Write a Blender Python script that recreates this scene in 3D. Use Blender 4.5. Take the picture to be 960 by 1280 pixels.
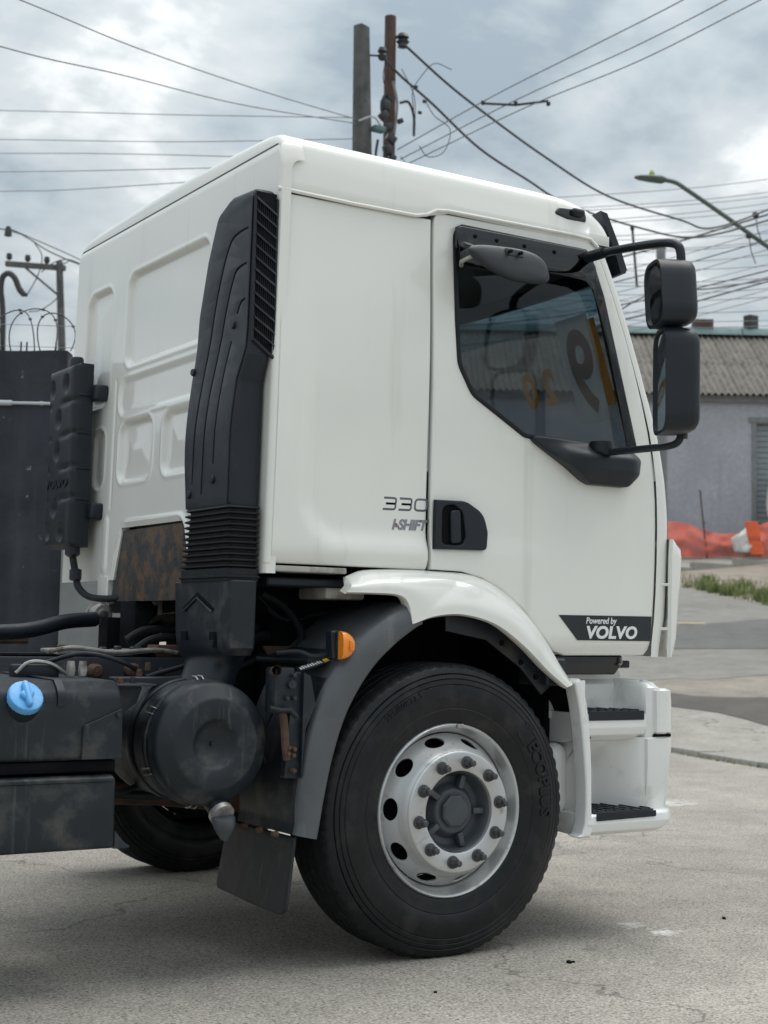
import bpy, bmesh, math, random
from mathutils import Vector, Matrix, noise as mnoise
random.seed(7)
R = math.radians
PI = math.pi
for o in list(bpy.data.objects):
    bpy.data.objects.remove(o)
SC = bpy.context.scene
COL = SC.collection

# ------------------------------------------------------------------ camera
CAM = Vector((-3.0085, -4.2309, 1.1237))
YAW, PIT, ROLL = 0.567768, 0.0812677, 0.0195109
fw = Vector((math.sin(YAW) * math.cos(PIT), math.cos(YAW) * math.cos(PIT), math.sin(PIT)))
rt = Vector((math.cos(YAW), -math.sin(YAW), 0))
up = rt.cross(fw)
rt2 = rt * math.cos(ROLL) + up * math.sin(ROLL)
up2 = up * math.cos(ROLL) - rt * math.sin(ROLL)
cd = bpy.data.cameras.new('camera')
cam = bpy.data.objects.new('camera', cd)
COL.objects.link(cam)
M = Matrix((rt2, up2, -fw)).transposed().to_4x4()
M.translation = CAM
cam.matrix_world = M
cd.sensor_fit = 'VERTICAL'
cd.sensor_height = 36.0
cd.sensor_width = 27.0
cd.lens = 1833.57 / 1280 * 36
cd.clip_start = 0.05
cd.clip_end = 2000
cd.dof.use_dof = True
cd.dof.focus_distance = 5.0
cd.dof.aperture_fstop = 5.0
SC.camera = cam

# ------------------------------------------------------------------ sky and sun
SUN_EL, SUN_AZ = R(70), R(75)        # a veiled sun almost overhead
wd = bpy.data.worlds.new('World')
SC.world = wd
wd.use_nodes = True
nt = wd.node_tree
nt.nodes.clear()
def wn(t, **k):
    n = nt.nodes.new(t)
    for a, b in k.items():
        setattr(n, a, b)
    return n
L = nt.links.new
out = wn('ShaderNodeOutputWorld')
bg = wn('ShaderNodeBackground')
bg.inputs[1].default_value = 1.0
L(bg.outputs[0], out.inputs[0])
tc = wn('ShaderNodeTexCoord')
sep = wn('ShaderNodeSeparateXYZ')
L(tc.outputs['Generated'], sep.inputs[0])
zc = wn('ShaderNodeMath', operation='MAXIMUM'); L(sep.outputs[2], zc.inputs[0]); zc.inputs[1].default_value = 0.0
za = wn('ShaderNodeMath', operation='ADD'); L(zc.outputs[0], za.inputs[0]); za.inputs[1].default_value = 0.22
dx = wn('ShaderNodeMath', operation='DIVIDE'); L(sep.outputs[0], dx.inputs[0]); L(za.outputs[0], dx.inputs[1])
dy = wn('ShaderNodeMath', operation='DIVIDE'); L(sep.outputs[1], dy.inputs[0]); L(za.outputs[0], dy.inputs[1])
cmb = wn('ShaderNodeCombineXYZ'); L(dx.outputs[0], cmb.inputs[0]); L(dy.outputs[0], cmb.inputs[1])
n1 = wn('ShaderNodeTexNoise'); n1.inputs['Scale'].default_value = 2.7; n1.inputs['Detail'].default_value = 7; n1.inputs['Roughness'].default_value = 0.56; n1.inputs['Distortion'].default_value = 0.15
L(cmb.outputs[0], n1.inputs['Vector'])
mp = wn('ShaderNodeMapping'); mp.inputs['Location'].default_value = (3.1, 7.4, 0)
L(cmb.outputs[0], mp.inputs[0])
n2 = wn('ShaderNodeTexNoise'); n2.inputs['Scale'].default_value = 0.7; n2.inputs['Detail'].default_value = 3
L(mp.outputs[0], n2.inputs['Vector'])
mx = wn('ShaderNodeMath', operation='MULTIPLY_ADD'); L(n2.outputs[0], mx.inputs[0]); mx.inputs[1].default_value = 0.30; mx.inputs[2].default_value = -0.15
ad = wn('ShaderNodeMath', operation='ADD'); L(n1.outputs[0], ad.inputs[0]); L(mx.outputs[0], ad.inputs[1])
rp = wn('ShaderNodeValToRGB')
e = rp.color_ramp.elements
e[0].position = 0.37; e[0].color = (0.29, 0.35, 0.395, 1)
e[1].position = 0.635; e[1].color = (0.76, 0.785, 0.80, 1)
m_ = e.new(0.46); m_.color = (0.41, 0.47, 0.51, 1)
m_ = e.new(0.57); m_.color = (0.54, 0.585, 0.61, 1)
L(ad.outputs[0], rp.inputs[0])
# an overcast sky is brighter overhead than at the horizon
gr = wn('ShaderNodeMath', operation='MULTIPLY_ADD'); L(zc.outputs[0], gr.inputs[0]); gr.inputs[1].default_value = 0.95; gr.inputs[2].default_value = 0.58
gm = wn('ShaderNodeVectorMath', operation='SCALE'); L(rp.outputs[0], gm.inputs[0]); L(gr.outputs[0], gm.inputs['Scale'])
sk = wn('ShaderNodeTexSky'); sk.sky_type = 'NISHITA'; sk.sun_disc = False
sk.sun_elevation = SUN_EL; sk.sun_rotation = SUN_AZ
sk.air_density = 1.0; sk.dust_density = 2.0
ss = wn('ShaderNodeVectorMath', operation='SCALE'); L(sk.outputs[0], ss.inputs[0]); ss.inputs['Scale'].default_value = 0.1
cov = wn('ShaderNodeMapRange'); L(ad.outputs[0], cov.inputs[0])
cov.inputs[1].default_value = 0.25; cov.inputs[2].default_value = 0.45; cov.inputs[3].default_value = 0.86; cov.inputs[4].default_value = 1.0
mix = wn('ShaderNodeMix', data_type='RGBA'); L(cov.outputs[0], mix.inputs[0]); L(ss.outputs[0], mix.inputs[6]); L(gm.outputs[0], mix.inputs[7])
L(mix.outputs[2], bg.inputs[0])

sd = bpy.data.lights.new('sun', 'SUN')
sd.energy = 1.4
sd.angle = R(50)
sd.color = (1.0, 0.965, 0.915)
sun = bpy.data.objects.new('sun', sd)
COL.objects.link(sun)
sdir = Vector((math.sin(SUN_AZ) * math.cos(SUN_EL), math.cos(SUN_AZ) * math.cos(SUN_EL), math.sin(SUN_EL)))
sun.rotation_euler = sdir.to_track_quat('Z', 'Y').to_euler()
sun.location = (-6, -8, 12)
SC.view_settings.view_transform = 'Standard'
SC.view_settings.look = 'None'
SC.view_settings.gamma = 1.0
SC.view_settings.exposure = 0.60
SC.view_settings.use_curve_mapping = False

# ------------------------------------------------------------------ materials
def mat(name, col, rough=0.5, metal=0.0, var=0.12, vscale=6.0, bump=0.0, bscale=80.0, coat=0.0,
        dirt=None, streak=None, spec=0.5, alpha=None, rvar=0.1):
    """dirt=(colour, low, high, scale); streak=(colour, low, high, scale) stretched down z"""
    m = bpy.data.materials.new(name)
    m.use_nodes = True
    t = m.node_tree
    b = t.nodes['Principled BSDF']
    lk = t.links.new
    tcn = t.nodes.new('ShaderNodeTexCoord')
    n = t.nodes.new('ShaderNodeTexNoise')
    n.inputs['Scale'].default_value = vscale
    n.inputs['Detail'].default_value = 5
    lk(tcn.outputs['Object'], n.inputs['Vector'])
    mr = t.nodes.new('ShaderNodeMapRange')
    mr.inputs[1].default_value = 0.3; mr.inputs[2].default_value = 0.7
    mr.inputs[3].default_value = 1 - var; mr.inputs[4].default_value = 1 + var
    lk(n.outputs[0], mr.inputs[0])
    sc = t.nodes.new('ShaderNodeVectorMath'); sc.operation = 'SCALE'
    sc.inputs[0].default_value = col
    lk(mr.outputs[0], sc.inputs['Scale'])
    cur = sc.outputs[0]
    for kind, d in (('d', dirt), ('s', streak)):
        if not d:
            continue
        dn = t.nodes.new('ShaderNodeTexNoise')
        dn.inputs['Scale'].default_value = d[3]
        dn.inputs['Detail'].default_value = 6
        dn.inputs['Roughness'].default_value = 0.62
        if kind == 's':
            mpn = t.nodes.new('ShaderNodeMapping')
            mpn.inputs['Scale'].default_value = (1, 1, 0.07)
            lk(tcn.outputs['Object'], mpn.inputs[0]); lk(mpn.outputs[0], dn.inputs['Vector'])
        else:
            lk(tcn.outputs['Object'], dn.inputs['Vector'])
        dr = t.nodes.new('ShaderNodeMapRange')
        dr.inputs[1].default_value = d[1]; dr.inputs[2].default_value = d[2]
        lk(dn.outputs[0], dr.inputs[0])
        mxn = t.nodes.new('ShaderNodeMix'); mxn.data_type = 'RGBA'
        lk(dr.outputs[0], mxn.inputs[0]); lk(cur, mxn.inputs[6])
        mxn.inputs[7].default_value = (*d[0], 1)
        cur = mxn.outputs[2]
    lk(cur, b.inputs['Base Color'])
    b.inputs['Metallic'].default_value = metal
    rr = t.nodes.new('ShaderNodeMapRange')
    rr.inputs[1].default_value = 0.3; rr.inputs[2].default_value = 0.7
    rr.inputs[3].default_value = max(0.02, rough - rvar * rough); rr.inputs[4].default_value = min(1, rough + rvar * rough)
    n3 = t.nodes.new('ShaderNodeTexNoise'); n3.inputs['Scale'].default_value = vscale * 3; n3.inputs['Detail'].default_value = 4
    lk(tcn.outputs['Object'], n3.inputs['Vector']); lk(n3.outputs[0], rr.inputs[0])
    lk(rr.outputs[0], b.inputs['Roughness'])
    b.inputs['Specular IOR Level'].default_value = spec
    b.inputs['Coat Weight'].default_value = coat
    b.inputs['Coat Roughness'].default_value = 0.04
    if bump:
        bn = t.nodes.new('ShaderNodeTexNoise'); bn.inputs['Scale'].default_value = bscale; bn.inputs['Detail'].default_value = 4
        lk(tcn.outputs['Object'], bn.inputs['Vector'])
        bp = t.nodes.new('ShaderNodeBump'); bp.inputs['Strength'].default_value = bump; bp.inputs['Distance'].default_value = 0.01
        lk(bn.outputs[0], bp.inputs['Height']); lk(bp.outputs[0], b.inputs['Normal'])
    return m

MT = {}
MT['white'] = mat('white_paint', (0.83, 0.828, 0.778), 0.34, var=0.02, vscale=2.0, coat=1.0, rvar=0.15, bump=0.10, bscale=2.6,
                  streak=((0.62, 0.60, 0.54), 0.57, 0.92, 9))
MT['white_step'] = mat('white_step_paint', (0.82, 0.82, 0.80), 0.32, var=0.03, vscale=5, coat=0.8,
                       dirt=((0.50, 0.50, 0.47), 0.58, 0.85, 7))
MT['underside'] = mat('primer_underside', (0.42, 0.41, 0.37), 0.6, var=0.15, vscale=9, dirt=((0.15, 0.13, 0.10), 0.5, 0.7, 11))
MT['black'] = mat('black_plastic', (0.014, 0.0185, 0.0245), 0.42, spec=0.36, var=0.15, vscale=7, bump=0.06, bscale=400,
                  dirt=((0.045, 0.05, 0.056), 0.56, 0.85, 5))
MT['black_dusty'] = mat('dusty_black_plastic', (0.015, 0.020, 0.026), 0.46, spec=0.36, var=0.2, vscale=9, bump=0.08, bscale=300,
                        dirt=((0.085, 0.082, 0.075), 0.52, 0.8, 9), streak=((0.10, 0.10, 0.095), 0.60, 0.82, 30))
MT['black_gloss'] = mat('gloss_black_plastic', (0.012, 0.013, 0.015), 0.16, var=0.1, coat=0.4)
MT['dark_void'] = mat('grime_and_void_black', (0.006, 0.007, 0.009), 0.8, spec=0.12, var=0.3, vscale=8, bump=0.2, bscale=40)  # near black: chassis grime, and the shade of gaps and recesses as colour
MT['rail'] = mat('painted_frame_steel', (0.024, 0.029, 0.036), 0.45, spec=0.36, var=0.2, vscale=10, dirt=((0.10, 0.095, 0.085), 0.55, 0.8, 8))
MT['grey'] = mat('grey_mudguard_plastic', (0.090, 0.098, 0.106), 0.32, var=0.1, vscale=6, bump=0.03, bscale=300,
                 dirt=((0.07, 0.075, 0.08), 0.5, 0.75, 7), streak=((0.17, 0.17, 0.165), 0.58, 0.85, 20))
MT['rubber'] = mat('rubber', (0.012, 0.014, 0.017), 0.6, spec=0.3, var=0.2, vscale=12)
MT['flap'] = mat('mudflap_rubber', (0.018, 0.020, 0.023), 0.42, spec=0.35, var=0.25, vscale=8, dirt=((0.10, 0.085, 0.07), 0.6, 0.8, 7),
                 streak=((0.12, 0.12, 0.12), 0.60, 0.75, 35))
MT['tyre'] = mat('tyre_rubber', (0.0070, 0.0082, 0.010), 0.36, spec=0.32, var=0.22, vscale=6, bump=0.08, bscale=150,
                 dirt=((0.028, 0.027, 0.026), 0.50, 0.72, 9), rvar=0.35)
MT['tread'] = mat('tread_rubber', (0.016, 0.017, 0.019), 0.7, spec=0.25, var=0.3, vscale=20, bump=0.3, bscale=120,
                  dirt=((0.10, 0.095, 0.085), 0.62, 0.8, 30))
MT['rim'] = mat('silver_wheel_paint', (0.56, 0.57, 0.57), 0.34, metal=0.5, var=0.05, vscale=8,
                dirt=((0.22, 0.20, 0.175), 0.57, 0.78, 15))
MT['nut'] = mat('wheel_nut_steel', (0.085, 0.088, 0.092), 0.5, metal=0.4, var=0.25, vscale=60)
MT['hub'] = mat('grey_hub_casting', (0.065, 0.075, 0.085), 0.42, metal=0.2, var=0.15, vscale=14, bump=0.05)
MT['rusty_plate'] = mat('rusty_plate', (0.035, 0.037, 0.04), 0.7, var=0.3, vscale=8, bump=0.25, bscale=60,
                        dirt=((0.115, 0.070, 0.045), 0.46, 0.62, 13), streak=((0.17, 0.13, 0.09), 0.62, 0.76, 16))
MT['rust'] = mat('rust', (0.085, 0.048, 0.034), 0.85, var=0.35, vscale=25, bump=0.3, bscale=120)
MT['axle'] = mat('rust_red_axle', (0.10, 0.050, 0.036), 0.7, var=0.3, vscale=10, dirt=((0.03, 0.025, 0.022), 0.45, 0.65, 9))
MT['zinc'] = mat('zinc', (0.42, 0.41, 0.39), 0.42, metal=0.7, var=0.3, vscale=25, dirt=((0.16, 0.11, 0.08), 0.55, 0.7, 22))
MT['alu_dirty'] = mat('dirty_aluminium', (0.40, 0.39, 0.36), 0.5, metal=0.35, var=0.3, vscale=20, dirt=((0.12, 0.09, 0.07), 0.48, 0.65, 16))
MT['orange'] = mat('amber_lens', (0.90, 0.27, 0.02), 0.18, var=0.1, vscale=60, coat=0.5)
MT['blue'] = mat('blue_cap_plastic', (0.13, 0.42, 0.80), 0.38, var=0.08, vscale=30, dirt=((0.30, 0.50, 0.72), 0.55, 0.8, 25))
MT['sticker'] = mat('black_sticker', (0.016, 0.020, 0.024), 0.3, var=0.05)
MT['print_white'] = mat('white_print', (0.82, 0.83, 0.83), 0.4, var=0.02)
MT['badge'] = mat('badge_grey', (0.13, 0.155, 0.175), 0.35, metal=0.25, var=0.05)
MT['badge_black'] = mat('badge_black', (0.02, 0.02, 0.022), 0.4, var=0.05)
MT['badge_silver'] = mat('badge_silver', (0.28, 0.28, 0.31), 0.32, metal=0.3, var=0.05)
MT['badge_red'] = mat('badge_red', (0.45, 0.04, 0.03), 0.4, var=0.05)
MT['yellow'] = mat('yellow_print', (0.75, 0.52, 0.05), 0.45, var=0.05)
MT['grey_mirror_back'] = mat('grey_mirror_plastic', (0.026, 0.029, 0.033), 0.45, spec=0.35, var=0.08, vscale=10, bump=0.03, bscale=400)
MT['seat'] = mat('seat_cloth', (0.06, 0.065, 0.075), 0.9, var=0.2, vscale=20)
MT['trim'] = mat('grey_cab_trim', (0.20, 0.20, 0.20), 0.7, var=0.1)
MT['mirror_glass'] = mat('mirror_glass', (0.82, 0.85, 0.87), 0.04, metal=1.0, var=0.02)

def glass(name, tint, refl_rough=0.02, ior=1.5):
    m = bpy.data.materials.new(name)
    m.use_nodes = True
    t = m.node_tree
    t.nodes.clear()
    o = t.nodes.new('ShaderNodeOutputMaterial')
    tr = t.nodes.new('ShaderNodeBsdfTransparent'); tr.inputs[0].default_value = (*tint, 1)
    gl = t.nodes.new('ShaderNodeBsdfGlossy'); gl.inputs['Roughness'].default_value = refl_rough
    lw = t.nodes.new('ShaderNodeLayerWeight'); lw.inputs[0].default_value = 0.5
    pw = t.nodes.new('ShaderNodeMath'); pw.operation = 'POWER'; pw.inputs[1].default_value = 5
    t.links.new(lw.outputs['Facing'], pw.inputs[0])
    r0 = ((ior - 1) / (ior + 1)) ** 2
    fr = t.nodes.new('ShaderNodeMath'); fr.operation = 'MULTIPLY_ADD'      # Schlick: same from both sides of the pane
    fr.inputs[1].default_value = 1 - r0; fr.inputs[2].default_value = r0
    t.links.new(pw.outputs[0], fr.inputs[0])
    tcn = t.nodes.new('ShaderNodeTexCoord')
    nn = t.nodes.new('ShaderNodeTexNoise'); nn.inputs['Scale'].default_value = 3
    t.links.new(tcn.outputs['Object'], nn.inputs['Vector'])
    bp = t.nodes.new('ShaderNodeBump'); bp.inputs['Strength'].default_value = 0.02; bp.inputs['Distance'].default_value = 0.02
    t.links.new(nn.outputs[0], bp.inputs['Height']); t.links.new(bp.outputs[0], gl.inputs['Normal'])
    ms = t.nodes.new('ShaderNodeMixShader')
    t.links.new(fr.outputs[0], ms.inputs[0]); t.links.new(tr.outputs[0], ms.inputs[1]); t.links.new(gl.outputs[0], ms.inputs[2])
    t.links.new(ms.outputs[0], o.inputs[0])
    return m
def thin(name, col, tr=0.6):
    m = bpy.data.materials.new(name)
    m.use_nodes = True
    t = m.node_tree
    t.nodes.clear()
    o = t.nodes.new('ShaderNodeOutputMaterial')
    tcn = t.nodes.new('ShaderNodeTexCoord')
    nn = t.nodes.new('ShaderNodeTexNoise'); nn.inputs['Scale'].default_value = 14; nn.inputs['Detail'].default_value = 4
    t.links.new(tcn.outputs['Object'], nn.inputs['Vector'])
    mr = t.nodes.new('ShaderNodeMapRange'); mr.inputs[3].default_value = 0.85; mr.inputs[4].default_value = 1.1
    t.links.new(nn.outputs[0], mr.inputs[0])
    sc = t.nodes.new('ShaderNodeVectorMath'); sc.operation = 'SCALE'; sc.inputs[0].default_value = col
    t.links.new(mr.outputs[0], sc.inputs['Scale'])
    d = t.nodes.new('ShaderNodeBsdfDiffuse'); tl = t.nodes.new('ShaderNodeBsdfTranslucent')
    t.links.new(sc.outputs[0], d.inputs[0]); t.links.new(sc.outputs[0], tl.inputs[0])
    ms = t.nodes.new('ShaderNodeMixShader'); ms.inputs[0].default_value = tr
    t.links.new(d.outputs[0], ms.inputs[1]); t.links.new(tl.outputs[0], ms.inputs[2])
    t.links.new(ms.outputs[0], o.inputs[0])
    return m
MT['paint_orange'] = thin('screen_paint_orange', (0.62, 0.43, 0.22), 0.8)
MT['paint_paper'] = thin('white_paper', (0.60, 0.61, 0.60), 0.7)
MT['glass'] = glass('tinted_window_glass', (0.45, 0.48, 0.495), ior=1.5)
MT['screen_glass'] = glass('windscreen_glass', (0.82, 0.87, 0.88))
MT['smoke'] = glass('smoked_acrylic', (0.09, 0.09, 0.10), 0.06, 1.6)

# ------------------------------------------------------------------ mesh helpers
def link(name, me, m=None, parent=None, smooth=30, wn_=False):
    o = bpy.data.objects.new(name, me)
    COL.objects.link(o)
    if m is not None:
        me.materials.clear()
        me.materials.append(MT[m] if isinstance(m, str) else m)
    if smooth:
        for p in me.polygons:
            p.use_smooth = True
        if smooth < 180:
            me.set_sharp_from_angle(angle=R(smooth))
    if wn_:
        w = o.modifiers.new('wn', 'WEIGHTED_NORMAL'); w.keep_sharp = True
    if parent is not None:
        o.parent = parent
    return o

def tag(o, label, cat=None, group=None, kind=None):
    if label: o['label'] = label
    if cat: o['category'] = cat
    if group: o['group'] = group
    if kind: o['kind'] = kind
    return o

def empty(name, loc=(0, 0, 0)):
    o = bpy.data.objects.new(name, None)
    o.empty_display_size = 0.2
    COL.objects.link(o)
    o.location = loc
    return o

def from_bm(bm, name='mesh', recalc=True):
    if recalc:
        bmesh.ops.recalc_face_normals(bm, faces=bm.faces)
    me = bpy.data.meshes.new(name)
    bm.to_mesh(me)
    bm.free()
    return me

def pyd(v, f, name='mesh', recalc=False):
    me = bpy.data.meshes.new(name)
    me.from_pydata([tuple(a) for a in v], [], f)
    if recalc:
        bm = bmesh.new(); bm.from_mesh(me)
        bmesh.ops.recalc_face_normals(bm, faces=bm.faces)
        bm.to_mesh(me); bm.free()
    return me

def arc_corners(pts, seg=5):
    """pts: (x, y) or (x, y, r): rounds the corners given a radius"""
    out = []
    n = len(pts)
    for i, p in enumerate(pts):
        r = p[2] if len(p) > 2 else 0
        P_ = Vector(p[:2])
        if r <= 0:
            out.append(P_); continue
        A = Vector(pts[i - 1][:2]); B = Vector(pts[(i + 1) % n][:2])
        a = (A - P_).normalized(); b = (B - P_).normalized()
        ang = a.angle(b)
        d = min(r / math.tan(ang / 2), (A - P_).length * 0.49, (B - P_).length * 0.49)
        p0 = P_ + a * d; p1 = P_ + b * d
        for k in range(seg + 1):
            t = k / seg
            out.append(p0 * (1 - t) ** 2 + P_ * 2 * t * (1 - t) + p1 * t * t)
    return out

def catmull(pts, sub=6, closed=False):
    pts = [Vector(p) for p in pts]
    n = len(pts)
    out = []
    rng = n if closed else n - 1
    for i in range(rng):
        p1, p2 = pts[i], pts[(i + 1) % n]
        p0 = pts[i - 1] if (closed or i > 0) else p1 * 2 - p2
        p3 = pts[(i + 2) % n] if (closed or i + 2 < n) else p2 * 2 - p1
        for k in range(sub):
            t = k / sub
            out.append(0.5 * ((2 * p1) + (p2 - p0) * t + (2 * p0 - 5 * p1 + 4 * p2 - p3) * t * t + (3 * p1 - p0 - 3 * p2 + p3) * t ** 3))
    if not closed:
        out.append(pts[-1])
    return out

def panel(outer, fn, thick=0.02, bev=0.004, holes=(), cuts_u=(), cuts_v=(), res=2):
    """flat sheet with rounded rim; local (u, v, w), w from 0 (back) to thick (front), mapped by fn"""
    cu = bpy.data.curves.new('tmp', 'CURVE')
    cu.dimensions = '2D'
    cu.fill_mode = 'BOTH'
    for loop in [outer] + list(holes):
        sp = cu.splines.new('POLY')
        sp.points.add(len(loop) - 1)
        for p, q in zip(sp.points, loop):
            p.co = (q[0], q[1], 0, 1)
        sp.use_cyclic_u = True
    bev = min(bev, thick / 2 - 1e-5)
    cu.extrude = thick / 2 - bev
    cu.bevel_depth = bev
    cu.bevel_resolution = res
    cu.offset = -bev
    ob = bpy.data.objects.new('tmp', cu)
    me = bpy.data.meshes.new_from_object(ob)
    bpy.data.objects.remove(ob)
    bpy.data.curves.remove(cu)
    bm = bmesh.new(); bm.from_mesh(me)
    bpy.data.meshes.remove(me)
    bmesh.ops.remove_doubles(bm, verts=bm.verts, dist=1e-5)
    for axis, cuts in ((0, cuts_u), (1, cuts_v)):
        for c in cuts:
            co = [0, 0, 0]; no = [0, 0, 0]
            co[axis] = c; no[axis] = 1
            bmesh.ops.bisect_plane(bm, geom=bm.verts[:] + bm.edges[:] + bm.faces[:], plane_co=co, plane_no=no, dist=1e-5)
    for v in bm.verts:
        v.co = fn(v.co.x, v.co.y, v.co.z + thick / 2)
    return from_bm(bm)

def side(y):          # panel lying in the x-z plane, front facing -y
    return lambda u, v, w: Vector((u, y - w, v))
def rear(x):          # panel lying in the y-z plane, front facing -x; u = y, v = z
    return lambda u, v, w: Vector((x - w, u, v))
def topf(z):
    return lambda u, v, w: Vector((u, v, z + w))

def rbox(c, s, bev=0.01, seg=3, rot=None, taper=None):
    bm = bmesh.new()
    bmesh.ops.create_cube(bm, size=1)
    for v in bm.verts:
        v.co = Vector((v.co.x * s[0], v.co.y * s[1], v.co.z * s[2]))
    if taper:
        for v in bm.verts:
            v.co = taper(v.co)
    if bev > 0:
        bmesh.ops.bevel(bm, geom=bm.edges[:], offset=bev, segments=seg, profile=0.5, affect='EDGES')
    for v in bm.verts:
        if rot: v.co = rot @ v.co
        v.co += Vector(c)
    return from_bm(bm)

def tube(pts, r, seg=10, caps=True, bm=None):
    pts = [Vector(p) for p in pts]
    own = bm is None
    if own: bm = bmesh.new()
    rr = r if isinstance(r, (list, tuple)) else [r] * len(pts)
    prev = None
    ref = None
    rings = []
    for i, p in enumerate(pts):
        d = (pts[min(i + 1, len(pts) - 1)] - pts[max(i - 1, 0)]).normalized()
        if ref is None:
            a = Vector((0, 0, 1)) if abs(d.z) < 0.9 else Vector((1, 0, 0))
            ref = (a - d * a.dot(d)).normalized()
        else:
            ref = (ref - d * ref.dot(d)).normalized()
        b = d.cross(ref)
        ring = [bm.verts.new(p + (ref * math.cos(2 * PI * k / seg) + b * math.sin(2 * PI * k / seg)) * rr[i]) for k in range(seg)]
        if prev:
            for k in range(seg):
                bm.faces.new((prev[k], prev[(k + 1) % seg], ring[(k + 1) % seg], ring[k]))
        prev = ring
        rings.append(ring)
    if caps:
        bm.faces.new(rings[0]); bm.faces.new(rings[-1])
    if own:
        return from_bm(bm)

def revolve(prof, seg=64, axis='y', c=(0, 0, 0), closed=False, mod=None):
    """prof: (r, h) along the axis"""
    bm = bmesh.new()
    c = Vector(c)
    rings = []
    for j, (r, h) in enumerate(prof):
        ring = []
        for k in range(seg):
            a = 2 * PI * k / seg
            r2 = r + (mod(j, k) if mod else 0)
            if axis == 'y': v = Vector((r2 * math.cos(a), h, r2 * math.sin(a)))
            elif axis == 'x': v = Vector((h, r2 * math.cos(a), r2 * math.sin(a)))
            else: v = Vector((r2 * math.cos(a), r2 * math.sin(a), h))
            ring.append(bm.verts.new(v + c))
        rings.append(ring)
    n = len(rings)
    for j in range(n if closed else n - 1):
        A, B = rings[j], rings[(j + 1) % n]
        for k in range(seg):
            bm.faces.new((A[k], A[(k + 1) % seg], B[(k + 1) % seg], B[k]))
    if not closed:
        for ring, p in ((rings[0], prof[0]), (rings[-1], prof[-1])):
            if p[0] > 1e-4 and p[0] < 1e4 and mod is None:
                pass
    return from_bm(bm)

def loft(sections, closed=True, caps=True):
    bm = bmesh.new()
    rows = [[bm.verts.new(p) for p in s] for s in sections]
    n = len(rows[0])
    for A, B in zip(rows, rows[1:]):
        for k in range(n if closed else n - 1):
            bm.faces.new((A[k], A[(k + 1) % n], B[(k + 1) % n], B[k]))
    if caps and closed:
        bm.faces.new(rows[0]); bm.faces.new(rows[-1])
    return from_bm(bm)

def rrect(x0, x1, y0, y1, r, seg=4):
    return arc_corners([(x0, y0, r), (x1, y0, r), (x1, y1, r), (x0, y1, r)], seg)

def join(*meshes):
    bm = bmesh.new()
    for me in meshes:
        bm.from_mesh(me)
        bpy.data.meshes.remove(me)
    me = bpy.data.meshes.new('mesh')
    bm.to_mesh(me); bm.free()
    return me

def text(body, size, fn, depth=0.002, offset=0.0, shear=0.0, sx=1.0, align='LEFT', space=1.0):
    cu = bpy.data.curves.new('tmp', 'FONT')
    cu.body = body
    cu.size = size
    cu.extrude = depth / 2
    cu.offset = offset
    cu.shear = shear
    cu.align_x = align
    cu.space_character = space
    cu.resolution_u = 4
    ob = bpy.data.objects.new('tmp', cu)
    me = bpy.data.meshes.new_from_object(ob)
    bpy.data.objects.remove(ob); bpy.data.curves.remove(cu)
    for v in me.vertices:
        v.co = fn(v.co.x * sx, v.co.y, v.co.z + depth / 2)
    return me

def frange(a, b, n):
    return [a + (b - a) * i / (n - 1) for i in range(n)]
def interp(tab, z):
    """tab: ascending (z, value)"""
    if z <= tab[0][0]: return tab[0][1]
    for (a, va), (b, vb) in zip(tab, tab[1:]):
        if z <= b:
            return va + (vb - va) * (z - a) / (b - a)
    return tab[-1][1]
def sstep(a, b, x):
    t = max(0.0, min(1.0, (x - a) / (b - a)))
    return t * t * (3 - 2 * t)


# ------------------------------------------------------------------ ground: yard, kerb, road up the hill
SLOPE = 0.13
def H(x, y):
    s = (x + y) / math.sqrt(2)
    return SLOPE * max(0.0, min(s - 9.7, 36.0))

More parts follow.
